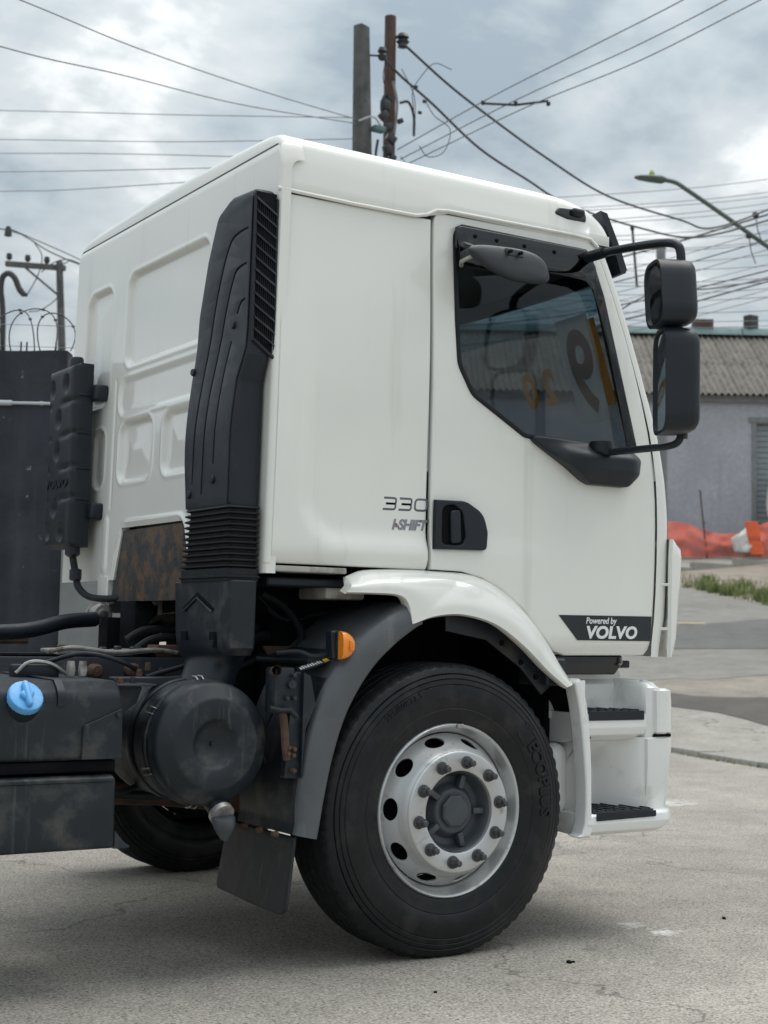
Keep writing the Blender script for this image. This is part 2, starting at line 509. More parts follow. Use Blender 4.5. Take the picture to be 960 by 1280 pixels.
def ground_mat(name, col_a, col_b, speck=1.0, bump=0.25, crack=0.0, rough=0.9, patch=((0.0, 0.0), 0.0), big=0.35, splash=()):
    m = bpy.data.materials.new(name)
    m.use_nodes = True
    t = m.node_tree
    b = t.nodes['Principled BSDF']
    lk = t.links.new
    tcn = t.nodes.new('ShaderNodeTexCoord')
    def noise(s, d=4, r=0.5):
        n = t.nodes.new('ShaderNodeTexNoise')
        n.inputs['Scale'].default_value = s; n.inputs['Detail'].default_value = d; n.inputs['Roughness'].default_value = r
        lk(tcn.outputs['Object'], n.inputs['Vector'])
        return n.outputs[0]
    def rng(i, a, c, lo, hi):
        n = t.nodes.new('ShaderNodeMapRange')
        n.inputs[1].default_value = a; n.inputs[2].default_value = c; n.inputs[3].default_value = lo; n.inputs[4].default_value = hi
        lk(i, n.inputs[0]); return n.outputs[0]
    def mixc(f, a, c):
        n = t.nodes.new('ShaderNodeMix'); n.data_type = 'RGBA'
        lk(f, n.inputs[0])
        for k, v in ((6, a), (7, c)):
            if isinstance(v, tuple): n.inputs[k].default_value = (*v, 1)
            else: lk(v, n.inputs[k])
        return n.outputs[2]
    def mul(c, f):
        n = t.nodes.new('ShaderNodeVectorMath'); n.operation = 'SCALE'
        lk(c, n.inputs[0]); lk(f, n.inputs['Scale']); return n.outputs[0]
    base = mixc(rng(noise(big, 6, 0.6), 0.35, 0.65, 0, 1), col_a, col_b)
    base = mul(base, rng(noise(3.2, 5, 0.6), 0.3, 0.7, 0.86, 1.12))
    base = mul(base, rng(noise(95, 3, 0.7), 0.33, 0.67, 1 - 0.40 * speck, 1 + 0.36 * speck))
    vo = t.nodes.new('ShaderNodeTexVoronoi'); vo.inputs['Scale'].default_value = 135
    lk(tcn.outputs['Object'], vo.inputs['Vector'])
    sepc = t.nodes.new('ShaderNodeSeparateColor'); lk(vo.outputs['Color'], sepc.inputs[0])
    base = mul(base, rng(sepc.outputs[0], 0.0, 1.0, 1 - 0.24 * speck, 1 + 0.20 * speck))
    dark = rng(sepc.outputs[1], 0.90, 0.93, 1.0, 1 - 0.45 * speck)
    base = mul(base, dark)
    # worn dark stains
    base = mul(base, rng(noise(0.9, 7, 0.66), 0.52, 0.74, 1.0, 0.76))
    if crack:
        base = mul(base, rng(noise(2.6, 5, 0.6), 0.66, 0.74, 1.0, 0.66))      # oil spots
        base = mul(base, rng(noise(0.23, 3, 0.5), 0.40, 0.62, 0.90, 1.06))
        # wandering cracks: the edges of large warped cells
        wv = t.nodes.new('ShaderNodeTexNoise'); wv.inputs['Scale'].default_value = 1.7; wv.inputs['Detail'].default_value = 6
        lk(tcn.outputs['Object'], wv.inputs['Vector'])
        va = t.nodes.new('ShaderNodeVectorMath'); va.operation = 'MULTIPLY_ADD'
        lk(wv.outputs['Color'], va.inputs[0]); va.inputs[1].default_value = (0.9, 0.9, 0)
        lk(tcn.outputs['Object'], va.inputs[2])
        cv = t.nodes.new('ShaderNodeTexVoronoi'); cv.feature = 'DISTANCE_TO_EDGE'; cv.inputs['Scale'].default_value = 0.33
        lk(va.outputs[0], cv.inputs['Vector'])
        base = mul(base, rng(cv.outputs[0], 0.0012, 0.0036, 1 - crack, 1.0))
    for (sx, sy, sr, amt) in splash:
        mpn = t.nodes.new('ShaderNodeVectorMath'); mpn.operation = 'SUBTRACT'
        lk(tcn.outputs['Object'], mpn.inputs[0]); mpn.inputs[1].default_value = (sx, sy, 0)
        ln = t.nodes.new('ShaderNodeVectorMath'); ln.operation = 'LENGTH'; lk(mpn.outputs[0], ln.inputs[0])
        f = rng(ln.outputs['Value'], 0.0, sr, 0.30, -0.12)
        am = t.nodes.new('ShaderNodeMath'); am.operation = 'ADD'; lk(f, am.inputs[0]); lk(noise(14, 6, 0.65), am.inputs[1])
        base = mixc(rng(am.outputs[0], 0.62, 0.78, 0, amt), base, (0.68, 0.68, 0.66))
    lk(base, b.inputs['Base Color'])
    b.inputs['Roughness'].default_value = rough
    b.inputs['Specular IOR Level'].default_value = 0.3
    bp = t.nodes.new('ShaderNodeBump'); bp.inputs['Strength'].default_value = bump; bp.inputs['Distance'].default_value = 0.012
    lk(noise(110, 4, 0.7), bp.inputs['Height']); lk(bp.outputs[0], b.inputs['Normal'])
    return m

MT['yard'] = ground_mat('yard_concrete', (0.315, 0.292, 0.256), (0.385, 0.357, 0.314), speck=1.0, crack=0.38,
                        splash=((1.0, 0.0, 0.17, 0.9), (4.08, 3.25, 0.45, 0.6), (0.97, 0.16, 0.12, 0.6)))
MT['walk'] = ground_mat('pale_pavement', (0.30, 0.28, 0.25), (0.355, 0.335, 0.30), speck=0.7, crack=0.4)
MT['kerb'] = ground_mat('kerb_concrete', (0.31, 0.295, 0.265), (0.37, 0.355, 0.32), speck=0.6)
MT['wet'] = ground_mat('wet_gutter_dirt', (0.055, 0.050, 0.044), (0.10, 0.088, 0.075), speck=0.5, rough=0.62, big=1.2)
MT['sand'] = ground_mat('sandy_dirt', (0.235, 0.215, 0.185), (0.31, 0.275, 0.23), speck=0.6, big=1.5)
MT['asphalt'] = ground_mat('worn_asphalt', (0.225, 0.212, 0.193), (0.26, 0.246, 0.225), speck=0.5)
MT['asphalt_dark'] = ground_mat('patched_asphalt', (0.14, 0.136, 0.13), (0.165, 0.161, 0.154), speck=0.4)
MT['dirt'] = ground_mat('bare_dirt', (0.24, 0.20, 0.16), (0.31, 0.27, 0.22), speck=0.6, big=1.2)

def sheet_grid(name, xs, ys, m, dz=0.0):
    v = [(x, y, H(x, y) + dz - 0.05 * sstep(9.5, 10.3, (x + y) / math.sqrt(2))) for y in ys for x in xs]
    nx = len(xs)
    f = [(j * nx + i, j * nx + i + 1, (j + 1) * nx + i + 1, (j + 1) * nx + i) for j in range(len(ys) - 1) for i in range(nx - 1)]
    return link(name, pyd(v, f), m, smooth=180)
def spread(a, b, c, d, n):     # fine between b and c, coarse outside
    return [a, (a * 2 + b) / 3, (a + b * 2) / 3] + frange(b, c, n) + [(c * 2 + d) / 3, (c + d * 2) / 3, d]
g = sheet_grid('ground', spread(-400, -30, 60, 500, 91), spread(-400, -30, 60, 500, 91), 'yard', 0.0)
tag(g, 'pale speckled concrete yard reaching to the horizon', kind='structure')

def uv2xy(u, v):
    return ((u + v) / math.sqrt(2), (u - v) / math.sqrt(2))
VS = frange(-7, 9, 65)
def bound(u0, v0, u1, v1, wob, seed, flat=0.35):
    """a line through two (u, v) points, flattened away from them, with an uneven edge"""
    k = (u1 - u0) / (v1 - v0)
    res = []
    for v in VS:
        vc = max(min(v, max(v0, v1) + 0.6), min(v0, v1) - 0.6)
        u = u0 + k * (vc - v0) + k * flat * (v - vc)
        u += wob * (mnoise.noise(Vector((v * 1.7, seed, 0))) + 0.5 * mnoise.noise(Vector((v * 5.1, seed, 3))))
        res.append((u, v))
    return res
def strip(name, A, B, m, dz, label):
    v = []; f = []
    n = 5
    for (ua, va), (ub, vb) in zip(A, B):
        for k in range(n):
            t = k / (n - 1)
            x, y = uv2xy(ua + (ub - ua) * t, va + (vb - va) * t)
            v.append((x, y, H(x, y) + dz))
    for i in range(len(A) - 1):
        for k in range(n - 1):
            a = i * n + k
            f.append((a, a + 1, a + n + 1, a + n))
    o = link(name, pyd(v, f, recalc=True), m, smooth=180)
    for p in o.data.polygons:
        if p.normal.z < 0:
            o.data.flip_normals(); break
    return tag(o, label, kind='structure')
b_kerb = bound(9.92, .57, 8.95, 1.41, 0.0, 1, 0.9)
b_wlo = bound(12.13, .50, 11.33, 1.5, 0.34, 2)
b_whi = bound(13.05, .48, 12.9, 1.57, 0.30, 3)
b_sand = bound(14.14, .45, 14.66, 1.64, 0.5, 4)
b_dk0 = bound(16.96, .5, 17.16, 1.73, 0.06, 5)
b_dk1 = bound(19.73, .45, 20.85, 1.88, 0.06, 6)
b_gr0 = bound(25.8, .67, 23.1, 1.97, 0.4, 7, 0.2)
b_gr1 = bound(28.74, .7, 27.75, 2.16, 0.3, 8, 0.2)
b_k2 = bound(30.37, .33, 32.7, 2.35, 0.03, 9, 0.2)
b_end = [(47.0, v) for v in VS]
strip('pavement', b_kerb, b_wlo, 'walk', 0.006, 'pale concrete pavement strip just beyond the low kerb')
strip('gutter', b_wlo, b_whi, 'wet', 0.010, 'dark wet strip of dirt along the roadside')
strip('verge', b_whi, b_sand, 'sand', 0.006, 'sandy dirt edge between the wet strip and the road')
strip('road', b_sand, b_gr0, 'asphalt', 0.010, 'worn grey asphalt road climbing the hill')
strip('road_patch', b_dk0, b_dk1, 'asphalt_dark', 0.016, 'darker resurfaced band across the grey road')
strip('dirt_verge', b_gr0, b_k2, 'dirt', 0.008, 'bare dirt verge with grass above the road')
strip('upper_pavement', b_k2, b_end, 'walk', 0.014, 'pale pavement in front of the warehouse wall')
# painted mark on the far road
v = []
for (px, py) in ((14.25, 13.90), (14.7, 13.5), (14.8, 13.62), (14.38, 14.05)):
    v.append((px, py, H(px, py) + 0.022))
o = link('road_marking', pyd(v, [(0, 1, 2, 3)]), mat('faded_yellow_road_paint', (0.42, 0.34, 0.22), 0.8, var=0.2), smooth=0)
tag(o, 'faded yellow paint mark on the far grey road', kind='structure')

# low concrete kerb, cut into stones
KA = Vector((9.80, 17.6)); KB = Vector((4.20, -6.0))
kroot = empty('kerb', (KA.x, KA.y, 0))
tag(kroot, 'low weathered concrete kerb running across the edge of the yard', kind='structure')
kd = (KB - KA).normalized(); kn = Vector((-kd.y, kd.x))
if kn.x < 0: kn = -kn
klen = (KB - KA).length
kst = rbox((0, 0, 0), (0.985, 0.30, 0.34), 0.018, 2)
kst.materials.append(MT['kerb'])
for p in kst.polygons: p.use_smooth = True
kst.set_sharp_from_angle(angle=R(35))
for i in range(int(klen)):
    c = KA + kd * (i + 0.5) + kn * 0.15
    o = bpy.data.objects.new('kerb_stone', kst)
    COL.objects.link(o)
    o.parent = kroot
    o.location = (c.x - KA.x, c.y - KA.y, H(c.x, c.y) - 0.115 + random.uniform(-0.008, 0.008))
    o.rotation_euler = (0, 0, math.atan2(kd.y, kd.x) + random.uniform(-0.008, 0.008))

# second kerb under the warehouse pavement
k2 = empty('far_kerb', (*uv2xy(*b_k2[0]), 0))
tag(k2, 'far kerb edge below the warehouse pavement', kind='structure')
for i in range(6, len(b_k2) - 8, 4):
    p0 = Vector(uv2xy(*b_k2[i])); p1 = Vector(uv2xy(*b_k2[i + 4]))
    d = p1 - p0; c = (p0 + p1) / 2
    o = link('kerb_stone', rbox((0, 0, 0), (d.length * 0.985, 0.15, 0.25), 0.01, 1), 'kerb', k2)
    o.location = Vector((c.x, c.y, H(c.x, c.y) + 0.01)) - k2.location
    o.rotation_euler = (0, 0, math.atan2(d.y, d.x))

# loose grit lying on the yard
for i, (x, y, s) in enumerate(((0.322, -0.247, 0.011), (0.345, -0.245, 0.007), (1.392, 0.074, 0.009), (-0.323, -0.372, 0.006))):
    bm = bmesh.new()
    bmesh.ops.create_icosphere(bm, subdivisions=2, radius=s)
    for q in bm.verts:
        q.co *= 1 + 0.5 * mnoise.noise(q.co * 60 + Vector((i, 0, 0)))
        q.co.z *= 0.6
    o = link('pebble', from_bm(bm), 'dark_void')
    o.location = (x, y, s * 0.4)
    tag(o, 'small dark pebble lying on the pale yard concrete', 'pebble', 'dark grit on the yard')

# ------------------------------------------------------------------ the truck
truck = empty('truck', (0, 0, 0))
tag(truck, 'white lorry tractor cab with black air intake and silver front wheel', 'truck')
YC = 1.04                       # centre line of the cab
S = 0.08                        # right-hand side plane of the cab
HW = YC - S
XR = -0.715                     # rear wall of the cab
def lean(z):                    # the rear wall leans forward a little towards the roof
    return 0.019 * (z - 1.70)
def mirror_y(me):
    m2 = me.copy()
    for v in m2.vertices:
        v.co.y = 2 * YC - v.co.y
    m2.flip_normals()
    return m2

# --- cab rear wall with pressed panels
def sd_rr(y, z, y0, y1, z0, z1, r):
    dy = abs(y - (y0 + y1) / 2) - (y1 - y0) / 2 + r
    dz = abs(z - (z0 + z1) / 2) - (z1 - z0) / 2 + r
    return math.hypot(max(dy, 0), max(dz, 0)) + min(max(dy, dz), 0) - r
PRESS = [  # y0, y1, z0, z1, radius, depth
    (0.62, 1.385, 2.185, 2.572, 0.06, 0.022),
    (1.545, 1.83, 2.05, 2.56, 0.07, 0.020),
    (0.25, 0.535, 2.05, 2.56, 0.07, 0.020),
    (0.62, 1.425, 1.985, 2.135, 0.06, 0.008),
    (1.068, 1.405, 1.705, 1.955, 0.06, 0.020),
    (0.675, 0.968, 1.705, 1.955, 0.06, 0.020),
    (1.56, 1.68, 1.70, 1.95, 0.055, 0.018),
    (0.40, 0.52, 1.70, 1.95, 0.055, 0.018),
]
def rear_dx(y, z):
    d = 0.0
    for (y0, y1, z0, z1, r, dep) in PRESS:
        s = sd_rr(y, z, y0, y1, z0, z1, r)
        d += dep * 0.85 * (1 - sstep(-0.017, 0.001, s))
        # slight pillow inside the pressing
        if s < -0.03 and y1 - y0 < 0.45:
            d -= 0.35 * dep * sstep(0.03, 0.14, -s)
        # raised rim line
        d -= 0.0035 * math.exp(-((s - 0.010) / 0.006) ** 2)
    # rim round the bottom cut-out
    yl = interp([(1.30, 1.398), (1.52, 1.322)], z); yr_ = 2 * 1.03 - yl
    s = sd_rr(y, z, yr_, yl, 1.1, 1.52, 0.04)
    d -= 0.009 * math.exp(-((s - 0.020) / 0.009) ** 2)
    # vertical bead on the left leg
    s = sd_rr(y, z, 1.47, 1.53, 1.34, 1.58, 0.03)
    d -= 0.006 * (1 - sstep(-0.012, 0.004, s))
    s = sd_rr(y, z, 1.455, 1.475, 1.60, 2.15, 0.01)
    d += 0.004 * (1 - sstep(-0.008, 0.004, s))
    return d
RPROF = [(-0.02, 2.66), (-0.010, 2.72), (0.0, 2.765), (0.010, 2.795), (0.024, 2.812), (0.05, 2.826), (0.09, 2.836)]
def rear_wall():
    ys = frange(S + 0.006, 2 * YC - S - 0.006, 261)
    zs = frange(1.31, 1.52, 25) + frange(1.52, 2.79, 186)[1:]
    jl = min(range(len(ys)), key=lambda i: abs(ys[i] - 1.322))
    jr = min(range(len(ys)), key=lambda i: abs(ys[i] - 0.738))
    kc = 24
    v = []; idx = {}
    for k, z in enumerate(zs):
        for j, y in enumerate(ys):
            yy = y
            if k <= kc:
                sh = (1.52 - z) / 0.22 * 0.076
                if y > 1.0: yy = y + sh * max(0, 1 - abs(y - ys[jl]) / 0.5)
                else: yy = y - sh * max(0, 1 - abs(y - ys[jr]) / 0.5)
            x = XR + lean(z) + rear_dx(yy, z)
            ztop = min(2.812, interp(RPROF, min(yy - S, 2 * YC - S - yy) - 0.012) - 0.004)
            z0_ = z
            if z > 2.60: z = 2.60 + (z - 2.60) * (ztop - 2.60) / 0.19
            # soft shoulders at the vertical corners and under the roof
            for ed in (abs(yy - S), abs(2 * YC - S - yy)):
                if ed < 0.022:
                    x += 0.022 - math.sqrt(max(0, 0.022 ** 2 - (0.022 - ed) ** 2))
            top = 2.79 - z0_
            if top < 0.05:
                x += 0.05 - math.sqrt(max(0, 0.05 ** 2 - (0.05 - top) ** 2))
            # the wall steps in towards the lower far corner
            idx[(j, k)] = len(v)
            v.append((x, yy, z))
            z = z0_
    f = []
    for k in range(len(zs) - 1):
        for j in range(len(ys) - 1):
            if k < kc and jr <= j < jl:
                continue
            f.append((idx[(j, k)], idx[(j, k + 1)], idx[(j + 1, k + 1)], idx[(j + 1, k)]))
    bm = bmesh.new()
    me = pyd(v, f)
    bm.from_mesh(me); bpy.data.meshes.remove(me)
    # thickness: turn every open border forwards
    be = [e for e in bm.edges if e.is_boundary]
    r = bmesh.ops.extrude_edge_only(bm, edges=be)
    for q in r['geom']:
        if isinstance(q, bmesh.types.BMVert):
            q.co.x += 0.035
    return from_bm(bm)
rw = link('rear_wall', rear_wall(), 'white', truck, smooth=50)
# white tab and mount leg under the rear wall
link('mount_tab', panel(arc_corners([(1.435, 1.215, .012), (1.545, 1.215, .012), (1.545, 1.33), (1.435, 1.33)]), rear(XR + 0.02), 0.035, 0.006), 'white', rw, wn_=True)
link('mount_tab', panel(arc_corners([(0.535, 1.215, .012), (0.645, 1.215, .012), (0.645, 1.33), (0.535, 1.33)]), rear(XR + 0.02), 0.035, 0.006), 'white', rw, wn_=True)
# inward return of the lower far leg
link('corner_return', rbox((XR + 0.10, 1.80, 1.335), (0.20, 0.40, 0.05), 0.012, 2), 'white', rw)

# --- side panel behind the door
ZB = 1.340
def side_dy(x, z):
    """pressed lower field: a proud border that fades upwards (metres inwards)"""
    sx = x - (-0.60); sz = z - 1.405
    r = 0.17
    dx_ = min(sx, 0.6); dz_ = sz
    if dx_ < r and dz_ < r:
        s = r - math.hypot(r - dx_, r - dz_)
    else:
        s = min(dx_, dz_)
    fade = 1 - sstep(1.55, 2.35, z) * 0.85
    return 0.020 * fade * sstep(-0.01, 0.075, s)
def tumble(z):        # the sides lean in a little towards the roof
    return 0.018 * sstep(1.9, 2.65, z)
def side_fn(x, z, w):
    y = S - 0.0 + 0.03 - w
    y += side_dy(x, z) * (1 if w > 0.012 else 0) + tumble(z)
    # belly of the lower edge
    y += 0.018 * sstep(1.405, 1.335, z) ** 2
    return Vector((x, y, z))
so = arc_corners([(XR + 0.011, 1.345, .010), (-0.066, 1.345, .006), (-0.066, 2.622), (XR + 0.035, 2.612, .004)], 4)
def side_panel(mirror=False):
    me = panel(so, side_fn, 0.03, 0.006, cuts_u=frange(-0.70, -0.08, 34), cuts_v=frange(1.36, 2.6, 52))
    return mirror_y(me) if mirror else me
sp = link('side_panel', side_panel(), 'white', truck, smooth=40)
# curved return strips closing the corner and the underside
corner = []
for z in frange(1.345, 2.625, 40):
    row = []
    for k in range(7):
        a = PI / 2 * k / 6
        rr_ = 0.020
        row.append(Vector((XR + lean(z) + rr_ - rr_ * math.cos(a) - 0.001, S + rr_ - rr_ * math.sin(a) + tumble(z) - 0.001, z)))
    corner.append(row)
link('corner_trim', loft(corner, closed=False), 'white', sp, smooth=60)
link('sill', panel(arc_corners([(XR + 0.03, S + 0.012), (-0.40, S + 0.012), (-0.40, 0.40), (XR + 0.03, 0.40)]), topf(1.318), 0.02, 0.004), 'underside', sp)
link('side_panel', side_panel(True), 'white', truck, smooth=40)

# --- model badges on the side panel
def ribbon(strokes, wd_, fn, depth=0.003):
    me = []
    for st in strokes:
        pts = [Vector(p) for p in st]
        Lf, Rt = [], []
        for i, p in enumerate(pts):
            d = (pts[min(i + 1, len(pts) - 1)] - pts[max(i - 1, 0)])
            if 0 < i < len(pts) - 1:
                d = (pts[i + 1] - p).normalized() + (p - pts[i - 1]).normalized()
            d.normalize(); n = Vector((-d.y, d.x))
            Lf.append(p + n * wd_ / 2); Rt.append(p - n * wd_ / 2)
        me.append(panel(Lf + Rt[::-1], fn, depth, depth * 0.3, res=1))
    return join(*me)
def digit3(x, w, h):
    r = 0.3 * h
    a = arc_corners([(x, h), (x + w, h, r * .7), (x + w, h / 2, r * .5), (x + w * .25, h / 2)], 3)
    a = arc_corners([(x, h), (x + w, h, r), (x + w, h / 2 + .001, r * .6)], 3)[:-1]
    up_ = [Vector((x, h))] + arc_corners([(x, h), (x + w, h, r * .8), (x + w, h / 2, r * .6), (x + w * .2, h / 2)], 3)[1:-1] + [Vector((x + w * .2, h / 2))]
    lo_ = [Vector((x + w * .2, h / 2))] + arc_corners([(x + w * .2, h / 2), (x + w, h / 2, r * .6), (x + w, 0, r * .8), (x, 0)], 3)[1:-1] + [Vector((x, 0))]
    return [up_, lo_]
def digit0(x, w, h):
    p = rrect(x, x + w, 0, h, h * .36, 4)
    k = len(p) // 2
    return [p[:k + 1], p[k:] + [p[0]]]
BADGE_Y = S + 0.0225
bo = Vector((-0.252, 0, 1.553))
fn = lambda u, v, w: Vector((bo.x + u + 0.12 * v, BADGE_Y - w, bo.z + v + u * 0.02))
link('model_number', ribbon(digit3(0.0, 0.052, 0.040) + digit3(0.066, 0.052, 0.040) + digit0(0.134, 0.052, 0.040), 0.0085, fn), 'badge', sp)
fs = lambda u, v, w: Vector((-0.214 + u, BADGE_Y - w, 1.484 + v + u * 0.02))
link('gearbox_badge', text('I-SHIFT', 0.050, lambda u, v, w: fs(u - 0.001, v - 0.001, w), 0.002, 0.0052, 0.25, 1.0, space=0.94), 'badge_black', sp, smooth=0)
link('gearbox_badge', text('I-SHIFT', 0.050, lambda u, v, w: fs(u, v, w + 0.0012), 0.002, 0.0022, 0.25, 1.0, space=0.94), 'badge_silver', sp, smooth=0)
link('badge_dot', panel(rrect(-0.199, -0.189, 1.498, 1.506, 0.003), side(BADGE_Y), 0.004, 0.001), 'badge_red', sp)

# --- door
WIN = [(0.034, 2.612, .05), (0.655, 2.616, .06), (0.735, 2.45, .25), (0.84, 2.06, .6), (0.905, 1.842, .03), (0.36, 1.862, .05),
       (0.118, 1.995, .08), (0.055, 2.10, .10), (0.045, 2.25, .3)]
door_out = arc_corners([(-0.054, 2.652, .035), (0.66, 2.663, .05), (0.715, 2.648, .03)] +
    [(0.758, 2.56), (0.804, 2.458), (0.860, 2.315), (0.912, 2.167), (0.952, 2.045), (0.985, 1.934), (1.006, 1.84), (1.021, 1.745), (1.028, 1.65), (1.030, 1.554), (1.028, 1.42), (1.023, 1.300), (1.015, 1.19), (1.003, 1.101)] +
    [(1.000, 1.070), (0.985, 1.050), (0.58, 1.046), (0.52, 1.06), (0.44, 1.135), (0.355, 1.222), (0.26, 1.285), (0.17, 1.325), (0.08, 1.345), (-0.054, 1.347)], 5)
def door_fn(x, z, w):
    y = S + 0.035 - w + tumble(z)
    y += 0.022 * sstep(1.12, 1.04, z) ** 1.5          # rolls under at the bottom
    y += 0.010 * sstep(0.86, 1.04, x)                  # turns towards the front corner
    # a faint swage that continues the pressing of the side panel
    s = z - (1.405 + 0.10 * sstep(0.10, 0.35, x) * 0)
    y += (0.011 * sstep(-0.01, 0.09, s)) * (1 - sstep(1.5, 2.2, z) * 0.8) * (1 - sstep(0.0, 0.75, x)) if w > 0.01 else 0
    return Vector((x, y, z))
win_h = arc_corners(WIN, 6)
foot_h = None
def door_mesh():
    return panel(door_out, door_fn, 0.035, 0.006, holes=[win_h], cuts_u=frange(0.0, 1.0, 26), cuts_v=frange(1.06, 2.64, 50))
door = link('door', door_mesh(), 'white', truck, smooth=40)
dl = link('door', mirror_y(door.data), 'white', truck, smooth=40)
# window seal, glass, smoked deflector
def inset(poly, d):
    n = len(poly); res = []
    for i, p in enumerate(poly):
        a = (poly[i] - poly[i - 1]); b = (poly[(i + 1) % n] - poly[i])
        if a.length < 1e-6 or b.length < 1e-6:
            res.append(p); continue
        na = Vector((-a.y, a.x)).normalized(); nb = Vector((-b.y, b.x)).normalized()
        m_ = (na + nb)
        if m_.length < 1e-6: res.append(p); continue
        m_.normalize()
        res.append(p + m_ * d * SGN / max(0.5, m_.dot(na)))
    return res
area = sum(a.x * b.y - b.x * a.y for a, b in zip(win_h, win_h[1:] + win_h[:1]))
SGN = 1 if area > 0 else -1
wo = inset(win_h, -0.006); wi = inset(win_h, 0.013)
tfn = lambda y: (lambda u, v, w: Vector((u, y - w + tumble(v), v)))
link('window_seal', panel(wo, tfn(S + 0.022), 0.026, 0.006, holes=[wi]), 'rubber', door, wn_=True)
link('window_glass', panel(inset(win_h, 0.010), tfn(S + 0.022), 0.004, 0.0005), 'glass', door, smooth=0)
link('window_seal', mirror_y(panel(wo, tfn(S + 0.022), 0.026, 0.006, holes=[wi])), 'rubber', dl)
link('window_glass', mirror_y(panel(inset(win_h, 0.010), tfn(S + 0.022), 0.004, 0.0005)), 'glass', dl, smooth=0)
# smoked wind deflector: an arched band over the top and front of the window
defl = [Vector(p) for p in ((0.030, 2.605), (0.06, 2.622), (0.655, 2.622), (0.682, 2.60), (0.745, 2.44), (0.850, 2.05), (0.905, 1.86), (0.852, 1.86),
        (0.820, 2.00), (0.755, 2.26), (0.714, 2.39), (0.680, 2.462), (0.63, 2.488), (0.50, 2.492), (0.30, 2.488), (0.16, 2.46), (0.034, 2.46))]
def defl_fn(u, v, w):
    b = 0.030 * sstep(2.62, 2.50, v) * (1 - 0.85 * sstep(0.60, 0.72, u))
    return Vector((u, S - 0.008 - w - min(b, 0.035) + tumble(v), v))
link('wind_deflector', panel(defl, defl_fn, 0.004, 0.001, cuts_u=frange(0.1, 0.85, 16), cuts_v=frange(1.9, 2.6, 18)), 'smoke', door, smooth=50)
# matt black upper carrier strip with screws
car = arc_corners([(0.032, 2.53, .01), (0.034, 2.614, .03), (0.655, 2.618, .02), (0.70, 2.56, .02), (0.715, 2.50, .02), (0.665, 2.49, .02), (0.63, 2.53, .02), (0.42, 2.535, .03), (0.30, 2.56, .03), (0.10, 2.555, .03), (0.055, 2.52, .02)], 4)
link('deflector_rail', panel(car, tfn(S - 0.006), 0.012, 0.004), 'black_gloss', door, wn_=True)
for x, z in ((0.115, 2.583), (0.215, 2.583), (0.345, 2.583), (0.49, 2.583), (0.62, 2.585)):
    o = link('screw', revolve([(0.0001, -0.026), (0.006, -0.025), (0.009, -0.020), (0.009, -0.01)], 12, 'y', (x, S + tumble(z), z)), 'dark_void', door)
# mirror foot under the window
foot = arc_corners([(0.345, 1.868, .02), (0.545, 1.762), (0.625, 1.712, .05), (0.66, 1.700, .03), (0.845, 1.700, .05), (0.895, 1.745, .04), (0.915, 1.825, .03), (0.895, 1.852, .02), (0.60, 1.862, .02)], 5)
def foot_fn(u, v, w):
    y = S + 0.008 - w
    if w > 0.02:
        y -= 0.05 * sstep(0.42, 0.62, u) * sstep(1.862, 1.80, v)
        y += 0.035 * sstep(0.84, 0.92, u)
        y += 0.03 * sstep(1.76, 1.70, v)
    return Vector((u, y, v))
link('mirror_foot', panel(foot, foot_fn, 0.03, 0.008, cuts_u=frange(0.38, 0.90, 26), cuts_v=frange(1.71, 1.86, 14)), 'black', door, smooth=50)
link('arm_socket', revolve([(0.001, -0.02), (0.032, -0.02), (0.042, -0.012), (0.045, 0.0), (0.045, 0.03)], 24, 'z', (0.70, 0.038, 1.835)), 'black', door)
# door handle: recessed dark cup with a pull
hand = arc_corners([(-0.048, 1.597), (0.085, 1.600, .09), (0.165, 1.558, .08), (0.185, 1.49, .06), (0.180, 1.425, .018), (-0.050, 1.420)], 6)
cup = arc_corners([(-0.02, 1.575, .03), (0.03, 1.585, .03), (0.07, 1.56, .03), (0.085, 1.47, .03), (0.07, 1.44, .02), (-0.02, 1.438, .02)], 4)
link('handle_plate', panel(hand, tfn(S + 0.004), 0.020, 0.006, holes=[cup]), 'black', door, wn_=True)
link('handle_cup', panel(hand, tfn(S + 0.003), 0.0055, 0.001), 'dark_void', door)
link('handle_pull', panel(arc_corners([(0.015, 1.56, .012), (0.058, 1.566, .012), (0.064, 1.448, .012), (0.020, 1.442, .012)]), tfn(S - 0.004), 0.014, 0.005), 'black', door, wn_=True)
# black sticker with white lettering
stk = [Vector(p) for p in ((0.529, 1.199), (1.008, 1.203), (1.001, 1.106), (0.622, 1.105))]
def onskin(k):
    return lambda u, v, w: Vector((u, S - 0.0006 - k - w + 0.010 * sstep(0.86, 1.04, u) + 0.022 * sstep(1.12, 1.04, v) ** 1.5, v))
link('door_sticker', panel(stk, onskin(0.0002), 0.0012, 0.0001, cuts_u=frange(0.6, 1.0, 12)), 'sticker', door, smooth=0)
link('sticker_lettering', text('Powered by', 0.034, lambda u, v, w: onskin(0.0016)(0.662 + u, 1.169 + v + u * 0.01, w), 0.0006, 0.0006, 0.18, 0.92), 'print_white', door, smooth=0)
link('sticker_lettering', text('VOLVO', 0.064, lambda u, v, w: onskin(0.0016)(0.662 + u, 1.114 + v + u * 0.008, w), 0.0006, 0.0026, 0.16, 1.20, space=1.02), 'print_white', door, smooth=0)

